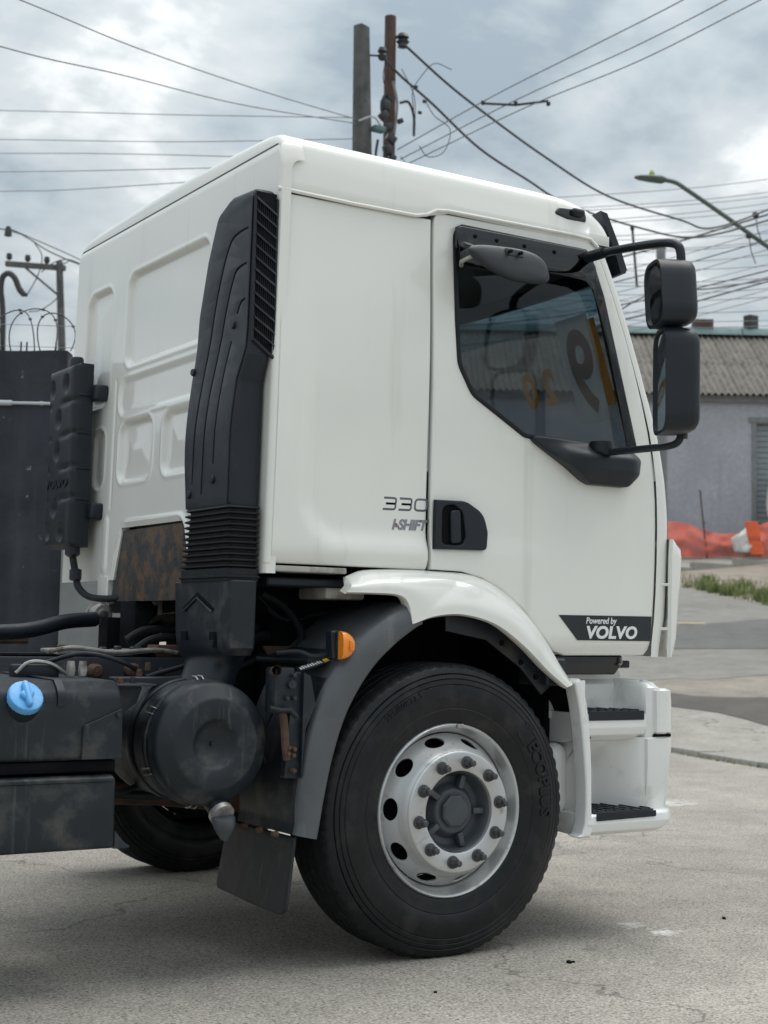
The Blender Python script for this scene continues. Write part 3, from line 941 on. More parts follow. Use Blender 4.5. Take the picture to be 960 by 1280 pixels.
# --- front of the cab: corner pillars, windscreen, front panel
XD = [(1.04, 1.000), (1.101, 1.003), (1.19, 1.015), (1.300, 1.023), (1.42, 1.028), (1.554, 1.030), (1.65, 1.028), (1.745, 1.021), (1.84, 1.006), (1.934, 0.985), (2.045, 0.952), (2.167, 0.912), (2.315, 0.860), (2.458, 0.804), (2.56, 0.758), (2.645, 0.716)]
def front_x(z, q):
    a = interp([(1.04, 0.10), (1.2, 0.13), (1.6, 0.13), (2.1, 0.085), (2.645, 0.085)], z)
    return interp(XD, z) + 0.002 + a * (max(0, 1 - abs(q) ** 4)) ** 0.25 + 0.07 * (1 - q * q)
def front_pt(z, q, out_=0.0):
    y = YC + q * (HW - tumble(z) - 0.004)
    return Vector((front_x(z, q) + out_, y, z))
QS = [-1, -0.9985, -0.996, -0.992, -0.986, -0.978, -0.966, -0.952, -0.935, -0.918, -0.905, -0.90]
ZS = frange(1.045, 2.64, 60)
def pillar(sgn):
    rows = [[front_pt(z, -sgn * q if sgn < 0 else q, 0) for q in QS] for z in ZS]
    bm = bmesh.new()
    g_ = [[bm.verts.new(p) for p in r] for r in rows]
    for A, B in zip(g_, g_[1:]):
        for k in range(len(A) - 1):
            bm.faces.new((A[k], A[k + 1], B[k + 1], B[k]))
    return from_bm(bm)
pr_ = link('corner_pillar', pillar(1), 'white', truck, smooth=60)
link('corner_pillar', mirror_y(pr_.data), 'white', truck, smooth=60)
# a shut line runs down the pillar
link('pillar_seam', tube([front_pt(z, -0.972, 0.0005) for z in frange(1.72, 2.62, 30)], 0.0022, 6), 'badge', pr_)
def span(z0, z1, n, q0=-0.90, q1=0.90, out_=0.0):
    rows = [[front_pt(z, q, out_) for q in frange(q0, q1, 30)] for z in frange(z0, z1, n)]
    return loft(rows, closed=False)
link('front_panel', span(1.045, 1.74, 16), 'white', truck, smooth=60)
ws = link('windscreen', span(1.75, 2.60, 20), 'screen_glass', truck, smooth=60)
link('screen_seal', join(tube([front_pt(z, -0.900, 0.004) for z in frange(1.745, 2.61, 24)], 0.010, 6), tube([front_pt(z, 0.900, 0.004) for z in frange(1.745, 2.61, 24)], 0.010, 6),
     tube([front_pt(1.745, q, 0.004) for q in frange(-0.87, 0.87, 24)], 0.014, 6), tube([front_pt(2.605, q, 0.004) for q in frange(-0.87, 0.87, 24)], 0.014, 6)), 'rubber', ws)
link('header_panel', span(2.61, 2.66, 4), 'white', truck, smooth=60)
link('grille', span(1.12, 1.62, 12, -0.62, 0.62, 0.012), 'black', truck, smooth=60)
for k in range(5):
    z = 1.17 + 0.1 * k
    link('grille_bar', tube([front_pt(z, q, 0.022) for q in frange(-0.6, 0.6, 20)], 0.014, 6), 'black_gloss', truck)
# price paint on the inside of the windscreen, read from the street
def ws_at(y, z):
    return front_pt(z, (y - YC) / (HW - tumble(z)), -0.020)
def on_ws(y0, z0):
    return lambda u, v, w: ws_at(y0 + u, z0 + v) + Vector((-w, 0, 0))
link('price_paint', text('1', 0.46, on_ws(0.265, 2.10), 0.001, 0.016, 0, 0.8), 'paint_orange', ws, smooth=0)
link('price_paint', text('9', 0.46, on_ws(0.405, 2.08), 0.001, 0.012, 0, 0.8), 'paint_orange', ws, smooth=0)
link('price_sheet', panel([Vector((0.385, 2.03)), Vector((0.62, 2.03)), Vector((0.62, 2.46)), Vector((0.385, 2.46))],
     lambda u, v, w: ws_at(u, v) + Vector((0.010 - w, 0, 0)), 0.001, 0.0001, cuts_u=frange(0.4, 0.6, 6), cuts_v=frange(2.05, 2.44, 8)), 'paint_paper', ws, smooth=0)
link('price_paint', text('2', 0.20, on_ws(0.72, 2.14), 0.001, 0.008, 0, 0.9), 'paint_orange', ws, smooth=0)
link('price_paint', text('0', 0.20, on_ws(0.86, 2.14), 0.001, 0.008, 0, 0.9), 'paint_orange', ws, smooth=0)
link('windscreen_tint', span(2.44, 2.60, 5, -0.86, 0.86, -0.006), glass('blue_screen_tint', (0.48, 0.64, 0.69)), ws)

# --- roof
def roof_mesh():
    xs = [XR + 0.026, XR + 0.0265, XR + 0.032, XR + 0.042] + frange(XR + 0.058, 0.30, 14) + frange(0.30, 0.86, 34)[1:]
    prof = [(0.000, 2.622), (-0.004, 2.632), (-0.006, 2.645), (-0.005, 2.66), (-0.003, 2.70), (0.002, 2.745), (0.008, 2.780), (0.016, 2.803), (0.030, 2.820), (0.055, 2.832), (0.10, 2.840), (0.18, 2.845), (0.30, 2.849), (0.55, 2.855), (0.78, 2.858), (0.96, 2.859)]
    rows = []
    for x in xs:
        row = []
        half = []
        for (d, z) in prof:
            t = d / 0.96
            half.append((d, z))
        full = [(S + 0.018 + d, z) for d, z in half] + [(2 * YC - S - 0.018 - d, z) for d, z in half[::-1][1:]]
        for (y, z) in full:
            q = (y - YC) / HW
            x0 = 0.40
            xf = 0.735 + 0.085 * (max(0, 1 - min(1, abs(q)) ** 4)) ** 0.25 + 0.09 * (1 - q * q)
            if x <= x0:
                xx, zz = x, z
            else:
                t = (x - x0) / (0.86 - x0)
                xx = x0 + (xf - x0) * math.sin(t * PI / 2) ** 0.9
                k = max(0.0, 1 - (max(0, (xx - x0) / (xf - x0))) ** 3.0) ** (1 / 2.2)
                base = 2.632 + 0.03 * sstep(-0.1, 0.2, x)
                zz = base + (z - base) * k if z > base else z
            # the roof skin turns down over the rear wall
            if x == xs[0]: zz = min(zz, 2.790)
            elif x == xs[1] and z > 2.70: zz -= 0.032 * min(1, (z - 2.70) / 0.08)
            elif x == xs[2] and z > 2.70: zz -= 0.015 * min(1, (z - 2.70) / 0.08)
            elif x == xs[3] and z > 2.70: zz -= 0.004 * min(1, (z - 2.70) / 0.08)
            if z < 2.69:   # drip rail climbs to the door top
                zz += 0.032 * sstep(-0.12, 0.0, xx) * (1 if z < 2.67 else 0.5)
            row.append(Vector((xx, y, zz)))
        rows.append(row)
    return rows
rr0 = roof_mesh()
rf = link('roof', loft(rr0, closed=False), 'white', truck, smooth=60)
# roof skin lip along the rear edge
link('drip_rail', tube([Vector((x, S + 0.013 + 0.0, z)) for x, z in ((XR + 0.01, 2.622), (-0.4, 2.619), (-0.14, 2.622), (-0.09, 2.634), (-0.05, 2.656), (0.0, 2.663), (0.6, 2.671), (0.68, 2.668), (0.72, 2.64))], 0.0075, 8), 'white', rf)
mk = panel(arc_corners([(0.50, 2.742, .02), (0.53, 2.772, .02), (0.60, 2.778, .02), (0.665, 2.768, .03), (0.665, 2.732, .01), (0.57, 2.728, .02)]), lambda u, v, w: Vector((u, 0.125 - w, v)), 0.03, 0.008)
mko = link('roof_marker', mk, 'black_gloss', rf, wn_=True)
link('marker_lens', rbox((0.615, 0.09, 2.762), (0.06, 0.03, 0.03), 0.012, 3), 'black', mko)
# front sun visor, smoked, with its end cheek
vis = []
for (x, z) in ((0.83, 2.835), (0.865, 2.83), (0.90, 2.765), (0.94, 2.69), (0.972, 2.615), (0.965, 2.60), (0.94, 2.595), (0.915, 2.66), (0.875, 2.74), (0.845, 2.80)):
    vis.append(Vector((x, z)))
vs = []
for q in frange(-0.90, 0.90, 25):
    b = 0.07 * (1 - q * q) + 0.055 * (max(0, 1 - abs(q) ** 4)) ** 0.25 - 0.055
    vs.append([Vector((p.x + b - 0.025, YC + q * HW, p.y - 0.012)) for p in vis])
link('sun_visor', loft(vs), 'black', truck, smooth=40)

# --- interior
link('cab_floor', rbox((0.15, YC, 1.36), (1.65, 1.84, 0.04), 0.005, 1), 'dark_void', truck)
link('bulkhead', rbox((XR + 0.08, YC, 2.05), (0.02, 1.80, 1.35), 0.005, 1), 'trim', truck)
link('headliner', rbox((0.0, YC, 2.72), (1.30, 1.76, 0.02), 0.005, 1), 'trim', truck)
def dash_sec():
    prof = [(0.62, 1.40), (0.60, 1.72), (0.66, 1.84), (0.80, 1.86), (0.98, 1.80), (0.98, 1.40)]
    return loft([[Vector((x, y, z)) for x, z in prof] for y in (S + 0.08, YC, 2 * YC - S - 0.08)])
link('dashboard', dash_sec(), 'black', truck, smooth=40)
for yy in (0.52, 1.56):
    s_ = link('seat', join(rbox((0.05, yy, 1.62), (0.52, 0.50, 0.16), 0.05, 4), rbox((-0.24, yy, 1.98), (0.15, 0.48, 0.64), 0.06, 4, Matrix.Rotation(R(-8), 3, 'Y'))), 'seat', truck, smooth=60)
    link('headrest', rbox((-0.29, yy, 2.36), (0.10, 0.28, 0.18), 0.045, 4), 'seat', s_, smooth=60)
st = link('steering_wheel', revolve([(0.205 + 0.014 * math.cos(a), 0.014 * math.sin(a)) for a in frange(0, 2 * PI, 9)[:-1]], 40, 'z', (0, 0, 0), closed=True), 'black', truck, smooth=180)
st.location = (0.50, 1.56, 1.93); st.rotation_euler = (0, R(-35), 0)
link('spoke', join(rbox((0, 0, -0.01), (0.40, 0.04, 0.02), 0.006, 2), rbox((0, 0, -0.01), (0.12, 0.12, 0.04), 0.02, 3)), 'black', st)

# --- door mirrors (right side)
def mirror_head(c, w, h, d, n, name, rad, tilt=0.0):
    """housing: rounded shell, glass on the side the normal n points to"""
    n = Vector(n).normalized()
    zax = Vector((0, 0, 1))
    t_ = zax.cross(n).normalized()
    secs = []
    for k, (s, dd) in enumerate(((1.0, 0.0), (1.0, 0.25), (0.99, 0.5), (0.95, 0.75), (0.86, 0.92), (0.70, 1.0))):
        ol = rrect(-w / 2 * s, w / 2 * s, -h / 2 * (s * .5 + .5), h / 2 * (s * .5 + .5), rad * s, 6)
        secs.append([Vector(c) + t_ * p.x + zax * p.y - n * (dd * d) + t_ * tilt * p.y for p in ol])
    # hollow rim
    ol = rrect(-w / 2 + .012, w / 2 - .012, -h / 2 + .012, h / 2 - .012, rad * .85, 6)
    rim_ = [Vector(c) + t_ * p.x + zax * p.y + t_ * tilt * p.y for p in ol]
    dish = [p - n * 0.02 for p in rim_]
    bm = bmesh.new()
    rows = [[bm.verts.new(p) for p in s] for s in [dish, rim_] + secs]
    for A, B in zip(rows, rows[1:]):
        for k in range(len(A)):
            bm.faces.new((A[k], A[(k + 1) % len(A)], B[(k + 1) % len(A)], B[k]))
    bm.faces.new(rows[-1]); bm.faces.new(rows[0])
    o = link(name, from_bm(bm), 'black', truck, smooth=50)
    gl = bmesh.new()
    vv = [gl.verts.new(p + n * 0.012) for p in dish]
    gl.faces.new(vv)
    link('mirror_glass', from_bm(gl), 'mirror_glass', o, smooth=0)
    return o
MY = -0.30
up_m = mirror_head((0.620, -0.330, 2.362), 0.20, 0.250, 0.140, (-0.78, 0.36, -0.05), 'wide_angle_mirror', 0.075, -0.16)
lo_m = mirror_head((0.652, -0.330, 2.046), 0.21, 0.385, 0.130, (-0.80, 0.46, 0), 'main_mirror', 0.07)
link('rib', tube([Vector((0.675, -0.380, z)) for z in frange(1.90, 2.20, 4)], 0.004, 6), 'black', lo_m)
ua = catmull([(0.655, 0.075, 2.588), (0.655, 0.02, 2.588), (0.668, -0.10, 2.585), (0.685, -0.25, 2.575), (0.695, -0.335, 2.563), (0.702, -0.372, 2.545), (0.705, -0.383, 2.51), (0.705, -0.383, 2.45)], 5)
link('mirror_arm', tube(ua, 0.0165, 12), 'black', truck)
link('arm_clamp', tube([(0.655, 0.085, 2.588), (0.655, -0.02, 2.588)], 0.022, 12), 'black', truck)
la = catmull([(0.70, 0.055, 1.822), (0.72, -0.03, 1.824), (0.730, -0.17, 1.822), (0.740, -0.28, 1.822), (0.746, -0.325, 1.832), (0.750, -0.340, 1.860), (0.750, -0.340, 1.90)], 5)
link('mirror_arm', tube(la, 0.014, 12), 'black', truck)
link('bolt', revolve([(0.0001, -0.02), (0.009, -0.02), (0.009, 0.02)], 10, 'z', (0.752, -0.36, 1.862)), 'nut', truck)
link('link_plate', tube([(0.700, -0.37, 2.26), (0.702, -0.37, 2.21)], 0.02, 10), 'black', truck)
# kerb mirror over the door: shallow oval bowl seen from behind
ks = catmull([(-0.034, 2.472), (-0.003, 2.497), (0.096, 2.510), (0.223, 2.514), (0.298, 2.493), (0.320, 2.445), (0.300, 2.400), (0.170, 2.386), (0.069, 2.407), (0.002, 2.440)], 5, True)
def kerb_fn(u, v, w):
    return Vector((u, -0.085 - w * 0.55 + 0.25 * (v - 2.44), v))
km = []
cx, cz = 0.150, 2.450
for s, w in ((0.985, 0.0), (1.0, 0.006), (1.0, 0.022), (0.985, 0.032), (0.93, 0.040), (0.80, 0.046), (0.5, 0.052), (0.2, 0.054)):
    km.append([kerb_fn(cx + (p.x - cx) * s, cz + (p.y - cz) * s, w) for p in ks])
kmo = link('kerb_mirror', loft(km), 'grey_mirror_back', truck, smooth=50)
link('mirror_glass', pyd([kerb_fn(cx + (p.x - cx) * .93, cz + (p.y - cz) * .93, -0.002) for p in ks], [list(range(len(ks)))]), 'mirror_glass', kmo, smooth=0)
link('mounting_plate', panel(rrect(0.120, 0.200, 2.478, 2.504, .006), lambda u, v, w: kerb_fn(u, v, 0.050 + w), 0.006, 0.001), 'grey_mirror_back', kmo)
for x in (0.133, 0.180):
    link('screw', revolve([(0.0001, -0.050), (0.006, -0.048), (0.006, -0.03)], 10, 'y', (x, -0.085 + 0.25 * 0.045, 2.490)), 'dark_void', kmo)
link('bracket', tube(catmull([(0.05, 0.06, 2.53), (0.01, 0.0, 2.52), (-0.005, -0.05, 2.50), (0.03, -0.09, 2.478)], 4), 0.011, 8), 'black', kmo)
link('bracket', tube([(0.045, 0.065, 2.46), (0.0, 0.0, 2.455), (0.01, -0.075, 2.468)], 0.008, 8), 'zinc', kmo)

# --- corner air vane beside the grille
vr = []
for z, x0, x1 in ((1.045, 1.085, 1.115), (1.08, 1.085, 1.140), (1.12, 1.088, 1.150), (1.30, 1.090, 1.168), (1.44, 1.092, 1.178), (1.475, 1.094, 1.172), (1.50, 1.096, 1.140), (1.512, 1.098, 1.118)):
    x0 -= 0.012; x1 -= 0.012
    vr.append([Vector((x0 + 0.012, S + 0.005, z)), Vector((x0, S - 0.010, z)), Vector((x0 + 0.008, S - 0.022, z)), Vector((x0 + (x1 - x0) * .5, S - 0.020, z)), Vector((x1 - .012, S - 0.006, z)), Vector((x1, S + 0.035, z)), Vector((x1 + .012, S + 0.10, z)), Vector((x1, S + 0.13, z)), Vector((x0 + .03, S + 0.03, z))])
va_ = link('corner_vane', loft(vr), 'white', truck, smooth=45)
for z in (1.325, 1.150):
    link('vane_strut', panel(arc_corners([(1.045, S + 0.02), (1.085, S - 0.02, .004), (1.10, S + 0.06), (1.06, S + 0.06)]), topf(z), 0.012, 0.003), 'white', va_)

# --- white wheel-arch flare
fu = [(-0.403, 1.312), (-0.336, 1.334), (-0.188, 1.342), (-0.034, 1.342), (0.089, 1.338), (0.179, 1.320), (0.271, 1.279), (0.365, 1.214), (0.453, 1.120), (0.527, 1.017), (0.571, 0.951)]
fl = [(-0.463, 1.253), (-0.332, 1.254), (-0.251, 1.249), (-0.214, 1.220), (-0.196, 1.151), (-0.100, 1.181), (0.020, 1.189), (0.161, 1.158), (0.289, 1.083), (0.401, 0.994), (0.492, 0.932)]
FU = catmull(fu, 8); FL = []
# the sharp tip at the left end of the lip must survive the smoothing
FL = catmull(fl[:5], 8)[:-1] + catmull(fl[4:], 8)
rows = []
n_ = len(FU)
for i, (a, b) in enumerate(zip(FU, FL)):
    yl_ = -0.02
    t = i / (n_ - 1)
    end = sstep(0, 0.06, t) * 0.6 + 0.4
    pa = Vector((a.x, S + 0.004, a.y)); pb = Vector((b.x, yl_ , b.y))
    m1 = Vector((a.x * .75 + b.x * .25, S - 0.055 * end, a.y * .80 + b.y * .20))
    m2 = Vector((a.x * .35 + b.x * .65, yl_ + 0.006, a.y * .40 + b.y * .60))
    dirn = (pb - m2).normalized()
    lip = pb + Vector((0, 0.012, -0.006))
    inn = Vector((b.x, yl_ + 0.05, b.y + 0.004))
    inn2 = Vector((b.x * .5 + a.x * .5, yl_ + 0.07, b.y * .6 + a.y * .4))
    inn3 = Vector((a.x, S + 0.03, a.y - 0.005))
    cv = catmull([pa, m1, m2, pb], 5)
    rows.append(cv + [lip, inn, inn2, inn3])
fl_o = link('arch_flare', loft(rows), 'white', truck, smooth=42)
# inner arch liner
al = []
for a in frange(R(20), R(118), 26):
    r_ = 0.70
    al.append([Vector((0.02 + r_ * math.cos(a), y, 0.50 + r_ * math.sin(a) * 0.98)) for y in frange(0.06, 0.62, 6)])
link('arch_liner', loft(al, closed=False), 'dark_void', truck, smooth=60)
link('liner_plate', panel(arc_corners([(0.02, 1.20), (0.30, 1.14), (0.44, 1.04), (0.50, 0.93), (0.46, 0.90), (0.36, 1.0), (0.20, 1.10), (0.02, 1.13)]), side(0.10), 0.01, 0.002), 'rail', fl_o)
link('liner_bracket', rbox((0.50, 0.14, 0.985), (0.09, 0.18, 0.10), 0.006, 1), 'rail', fl_o)

# --- front wheels
WZ = 0.505
def tyre_profile():
    p = [(0.292, 0.030), (0.300, 0.018), (0.312, 0.012), (0.330, 0.009), (0.352, 0.003), (0.356, 0.0045), (0.360, 0.0015), (0.390, -0.001), (0.420, 0.0), (0.436, 0.003), (0.438, 0.0055), (0.441, 0.0035),
         (0.455, 0.007), (0.457, 0.010), (0.460, 0.008), (0.472, 0.013), (0.474, 0.017), (0.478, 0.014), (0.490, 0.019), (0.500, 0.025), (0.507, 0.032), (0.5105, 0.042), (0.512, 0.052)]
    q = []
    # four circumferential grooves
    y0, y1 = 0.052, 0.245
    for g_ in (0.075, 0.120, 0.170, 0.215):
        q += [(0.513, g_ - 0.007), (0.499, g_ - 0.005), (0.499, g_ + 0.005), (0.513, g_ + 0.007)]
    return p + q + [(r, 0.297 - h) for r, h in p[::-1]]
def wheel(cx_, y0, flip, label=None):
    w = empty('wheel', (cx_, y0, WZ))
    w.parent = truck
    prof = tyre_profile()
    n0 = 19
    def mod(j, k):
        # shoulder sipes
        if j in (20, 21, 22) and k % 3 == 0: return -0.0055
        if j in (19,) and k % 3 == 0: return -0.004
        if 23 <= j < 39 and (k + j * 2) % 9 == 0: return -0.003
        return 0
    ty = revolve(prof, 216, 'y', closed=True, mod=mod)
    for v in ty.vertices:         # the tyre flattens where it stands
        if v.co.z < -WZ:
            v.co.z = -WZ + 0.0005
    t = link('tyre', ty, 'tyre', w, smooth=35)
    ty.materials.append(MT['tread'])
    for p in ty.polygons:
        if math.hypot(p.center.x, p.center.z) > 0.497 and 0.024 < p.center.y < 0.273: p.material_index = 1
    rim_p = [(0.292, 0.036), (0.296, 0.022), (0.2995, 0.018), (0.302, 0.021), (0.301, 0.013), (0.297, 0.0095), (0.291, 0.012), (0.287, 0.020), (0.281, 0.034), (0.272, 0.050), (0.266, 0.075), (0.262, 0.16), (0.262, 0.25)]
    rm = link('rim', revolve(rim_p, 96, 'y'), 'rim', w, smooth=50)
    # disc cone with ten real hand holes
    r0, h0, r1, h1 = 0.2655, 0.060, 0.2115, -0.030
    sl = math.hypot(r0 - r1, h0 - h1); rm_ = (r0 + r1) / 2
    circ = 2 * PI * rm_
    holes = []
    for k in range(10):
        a = R(18 + 36 * k)
        holes.append([Vector((a * rm_ + 0.0375 * math.cos(b), 0.040 + 0.0295 * math.sin(b))) for b in frange(0, 2 * PI, 25)[:-1]])
    off = R(15)
    def cone(u, v, w_):
        a = u / rm_ + off
        t_ = v / sl
        # the cone eases into rim and nut face
        r_ = r0 + (r1 - r0) * t_
        h_ = h0 + (h1 - h0) * (t_ ** 1.12)
        nrm = Vector((h1 - h0, r1 - r0)).normalized()
        r_ += -nrm.x * (w_ - 0.008) * 1.0
        h_ += nrm.y * (w_ - 0.008) * 1.0
        return Vector((r_ * math.cos(a), h_, r_ * math.sin(a)))
    hs = [[p + Vector((-off * rm_ * 0, 0)) for p in hh] for hh in holes]
    cn = panel([Vector((0, 0)), Vector((circ, 0)), Vector((circ, sl)), Vector((0, sl))], cone, 0.008, 0.0012, holes=hs,
               cuts_u=frange(0, circ, 97)[1:-1], cuts_v=frange(0, sl, 7)[1:-1])
    link('wheel_disc', cn, 'rim', w, smooth=40)
    face = [(0.2125, -0.026), (0.2105, -0.0325), (0.2065, -0.0375), (0.203, -0.0385), (0.1435, -0.0385), (0.1415, -0.037), (0.1405, -0.033), (0.1405, 0.01)]
    link('nut_face', revolve(face, 96, 'y'), 'rim', w, smooth=40)
    link('brake_drum', revolve([(0.0001, 0.10), (0.22, 0.10), (0.235, 0.11), (0.245, 0.28), (0.0001, 0.28)], 48, 'y'), 'dark_void', w, smooth=40)
    link('backing_plate', revolve([(0.0001, 0.255), (0.262, 0.255), (0.262, 0.262), (0.0001, 0.262)], 48, 'y'), 'dark_void', w, smooth=40)
    hub_p = [(0.1395, -0.020), (0.1375, -0.022), (0.134, -0.018), (0.128, 0.010), (0.118, 0.024), (0.098, 0.026), (0.090, 0.018), (0.082, 0.004), (0.076, -0.004), (0.072, -0.006), (0.066, -0.005), (0.0001, -0.005)]
    hb = link('hub', revolve(hub_p, 64, 'y'), 'hub', w, smooth=40)
    oct_ = bmesh.new()
    secs = []
    for s, h in ((0.058, -0.004), (0.058, -0.016), (0.052, -0.021), (0.044, -0.022), (0.0, -0.022)):
        secs.append([Vector((max(s, .0005) * math.cos(R(22.5 + 45 * k)), h, max(s, .0005) * math.sin(R(22.5 + 45 * k)))) for k in range(8)])
    oct_.free()
    link('hub_cap', loft(secs), 'hub', w, smooth=25)
    for a in (-2, -72, 72, 145, 215):
        rib = rbox((0.104, -0.002 + 0.008, 0), (0.048, 0.034, 0.022), 0.005, 2)
        for v in rib.vertices:
            v.co = Matrix.Rotation(R(-a), 3, 'Y') @ v.co
        link('hub_rib', rib, 'hub', w, smooth=40)
    # ten wheel nuts on studs (one shared mesh)
    nm = []
    hexs = []
    for s, h in ((0.0225, 0.0), (0.0225, -0.004), (0.0175, -0.006)):
        hexs.append([Vector((s * math.cos(2 * PI * k / 18), h, s * math.sin(2 * PI * k / 18))) for k in range(18)])
    nm.append(loft(hexs))
    hx = []
    for s, h in ((0.0175, -0.005), (0.0175, -0.024), (0.0150, -0.028), (0.0118, -0.0285)):
        hx.append([Vector((s * math.cos(2 * PI * k / 6), h, s * math.sin(2 * PI * k / 6))) for k in range(6)])
    nm.append(loft(hx))
    sx = []
    for s, h in ((0.0108, -0.024), (0.0108, -0.044), (0.0085, -0.047)):
        sx.append([Vector((s * math.cos(2 * PI * k / 12), h, s * math.sin(2 * PI * k / 12))) for k in range(12)])
    nm.append(loft(sx))
    nme = join(*nm)
    nme.materials.append(MT['nut'])
    for p in nme.polygons: p.use_smooth = True
    nme.set_sharp_from_angle(angle=R(30))
    for k in range(10):
        a = R(81 + 36 * k)
        o = bpy.data.objects.new('wheel_nut', nme)
        COL.objects.link(o); o.parent = w
        o.location = (0.1715 * math.cos(a), -0.0385, 0.1715 * math.sin(a))
        o.rotation_euler = (0, random.uniform(0, 1.0), 0)
    # balance weight and valve
    link('balance_weight', rbox((0.030, 0.0085, 0.292), (0.030, 0.014, 0.016), 0.004, 2), 'zinc', w)
    # raised sidewall lettering
    if not flip:
        def on_side(rad, a0, direction=-1):
            def f(u, v, w_):
                a = a0 + direction * u / rad
                r_ = rad + v
                return Vector((r_ * math.cos(a), 0.0 + w_ * -1 - 0.0002 + 0.35 * max(0, r_ - 0.42) * 0.3, r_ * math.sin(a)))
            return f
        link('sidewall_lettering', text('ECOPLUS', 0.066, on_side(0.388, R(34)), 0.0055, 0.0014, 0, 0.95, space=1.03), 'tread', w, smooth=0)
        link('sidewall_lettering', text('295/80R22.5', 0.030, on_side(0.415, R(132)), 0.0025, 0.0, 0, 1.0, space=1.1), 'tyre', w, smooth=0)
        blk = panel([Vector((0, -0.025)), Vector((0.055, -0.03)), Vector((0.04, 0.045)), Vector((0.0, 0.04))], on_side(0.405, R(43)), 0.002, 0.0003, cuts_u=[0.02, 0.04])
        link('sidewall_block', blk, 'tread', w, smooth=0)
    if flip:
        w.rotation_euler = (0, 0, PI)
    return w
w0 = wheel(0.0, 0.0, False)
for loc_, turn in (((0.0, 2.32, WZ), PI), ((-3.75, 0.0, WZ), 0), ((-3.75, 2.32, WZ), PI)):
    w1 = w0.copy(); COL.objects.link(w1); w1.parent = truck
    w1.location = loc_; w1.rotation_euler = (0, 0, turn)
    for ch in list(w0.children):
        c2 = ch.copy(); COL.objects.link(c2); c2.parent = w1

# --- grey rear mudguard of the front wheel
gi = [(-0.150, 1.150), (-0.176, 1.138), (-0.255, 1.085), (-0.337, 1.013), (-0.405, 0.925), (-0.458, 0.827), (-0.500, 0.70), (-0.529, 0.567), (-0.542, 0.490), (-0.552, 0.440)]
GI = catmull(gi, 5)
rows = []
nG = len(GI)
for i, p in enumerate(GI):
    t = i / (nG - 1)
    a = GI[max(i - 1, 0)]; b = GI[min(i + 1, nG - 1)]
    d = (b - a).normalized(); nr = Vector((-d.y, d.x))
    if nr.dot(Vector((p.x, p.y - WZ))) < 0: nr = -nr
    bw = 0.080 + 0.034 * math.sin(PI * min(1, t * 1.1))      # width of the side flange
    def q(o_, y): return Vector((p.x + nr.x * o_, y, p.y + nr.y * o_))
    rows.append([q(0.006, 0.02), q(0.0, -0.008), q(0.004, -0.014), q(0.02, -0.018), q(bw * .55, -0.016), q(bw * .85, -0.004), q(bw * .97, 0.020), q(bw, 0.05), q(bw + .004, 0.12), q(bw, 0.30), q(bw - .005, 0.42),
                 q(bw - .02, 0.42), q(bw - .02, 0.05), q(bw * .8, 0.012), q(0.03, 0.004)])
mg = link('mudguard', loft(rows), 'grey', truck, smooth=50)
mg.data.materials.append(MT['black_dusty'])
for p_ in mg.data.polygons:
    if p_.center.y > 0.03 and p_.center.z < 0.97: p_.material_index = 1
# short top shelf over the tyre, dark, behind the marker lamp
link('guard_shelf', panel(arc_corners([(-0.56, 0.06, .03), (-0.20, 0.06, .03), (-0.20, 0.45, .02), (-0.56, 0.45, .02)]), lambda u, v, w: Vector((u, v, 1.10 + w + 0.30 * (u + 0.25) * (1 if u < -0.25 else 0.2))), 0.02, 0.006, cuts_u=frange(-.5, -.22, 8)), 'black', mg)
# amber marker lamp: half-round lens on a dark block
lens = []
for k, (s, w_) in enumerate(((1.0, 0.0), (1.0, 0.012), (0.94, 0.022), (0.75, 0.030), (0.3, 0.034))):
    ol = [Vector((0.0, -0.047 * s))] + [Vector((0.052 * s * math.cos(a) + 0.004, 0.047 * s * math.sin(a))) for a in frange(-PI / 2, PI / 2, 13)] + [Vector((0.0, 0.047 * s))]
    lens.append([Vector((-0.487 + p.x, -0.010 - w_, 1.075 + p.y)) for p in ol])
lm = link('marker_lamp', loft(lens), 'orange', mg, smooth=40)
link('lens_rib', rbox((-0.455, -0.045, 1.075), (0.018, 0.010, 0.035), 0.004, 2), 'orange', lm)
link('lamp_base', panel(arc_corners([(-0.512, 1.122, .006), (-0.489, 1.126, .004), (-0.485, 1.024, .004), (-0.506, 1.03, .01)]), side(0.04), 0.046, 0.008), 'black', mg, wn_=True)
link('lamp_cable', tube(catmull([(-0.50, 0.03, 1.045), (-0.56, 0.03, 1.035), (-0.60, 0.06, 1.05), (-0.66, 0.10, 1.045)], 4), 0.009, 8), 'rubber', mg)
# maker's label on the sloping edge above the tilt pump
lb = panel([Vector((0, 0)), Vector((0.125, 0)), Vector((0.125, 0.036)), Vector((0, 0.036))], lambda u, v, w: Vector((-0.606 + u * 0.96, 0.035 + v * 0.9, 0.985 + u * 0.27 + v * 0.3 + w)), 0.003, 0.0005)
lbo = link('warning_label', lb, 'sticker', mg, smooth=0)
for k in range(9):
    link('label_print', panel([Vector((0.008 + .010 * k, 0.006)), Vector((0.014 + .010 * k, 0.006)), Vector((0.014 + .010 * k, 0.028 if k % 2 else .02)), Vector((0.008 + .010 * k, 0.028 if k % 3 else .022))],
         lambda u, v, w: Vector((-0.606 + u * 0.96, 0.035 + v * 0.9, 0.9885 + u * 0.27 + v * 0.3 + w)), 0.0006, 0.0001), 'print_white', lbo, smooth=0)
link('label_print', panel([Vector((0.100, 0.004)), Vector((0.121, 0.004)), Vector((0.121, 0.032)), Vector((0.104, 0.032))],
     lambda u, v, w: Vector((-0.606 + u * 0.96, 0.035 + v * 0.9, 0.9885 + u * 0.27 + v * 0.3 + w)), 0.0006, 0.0001), 'yellow', lbo, smooth=0)
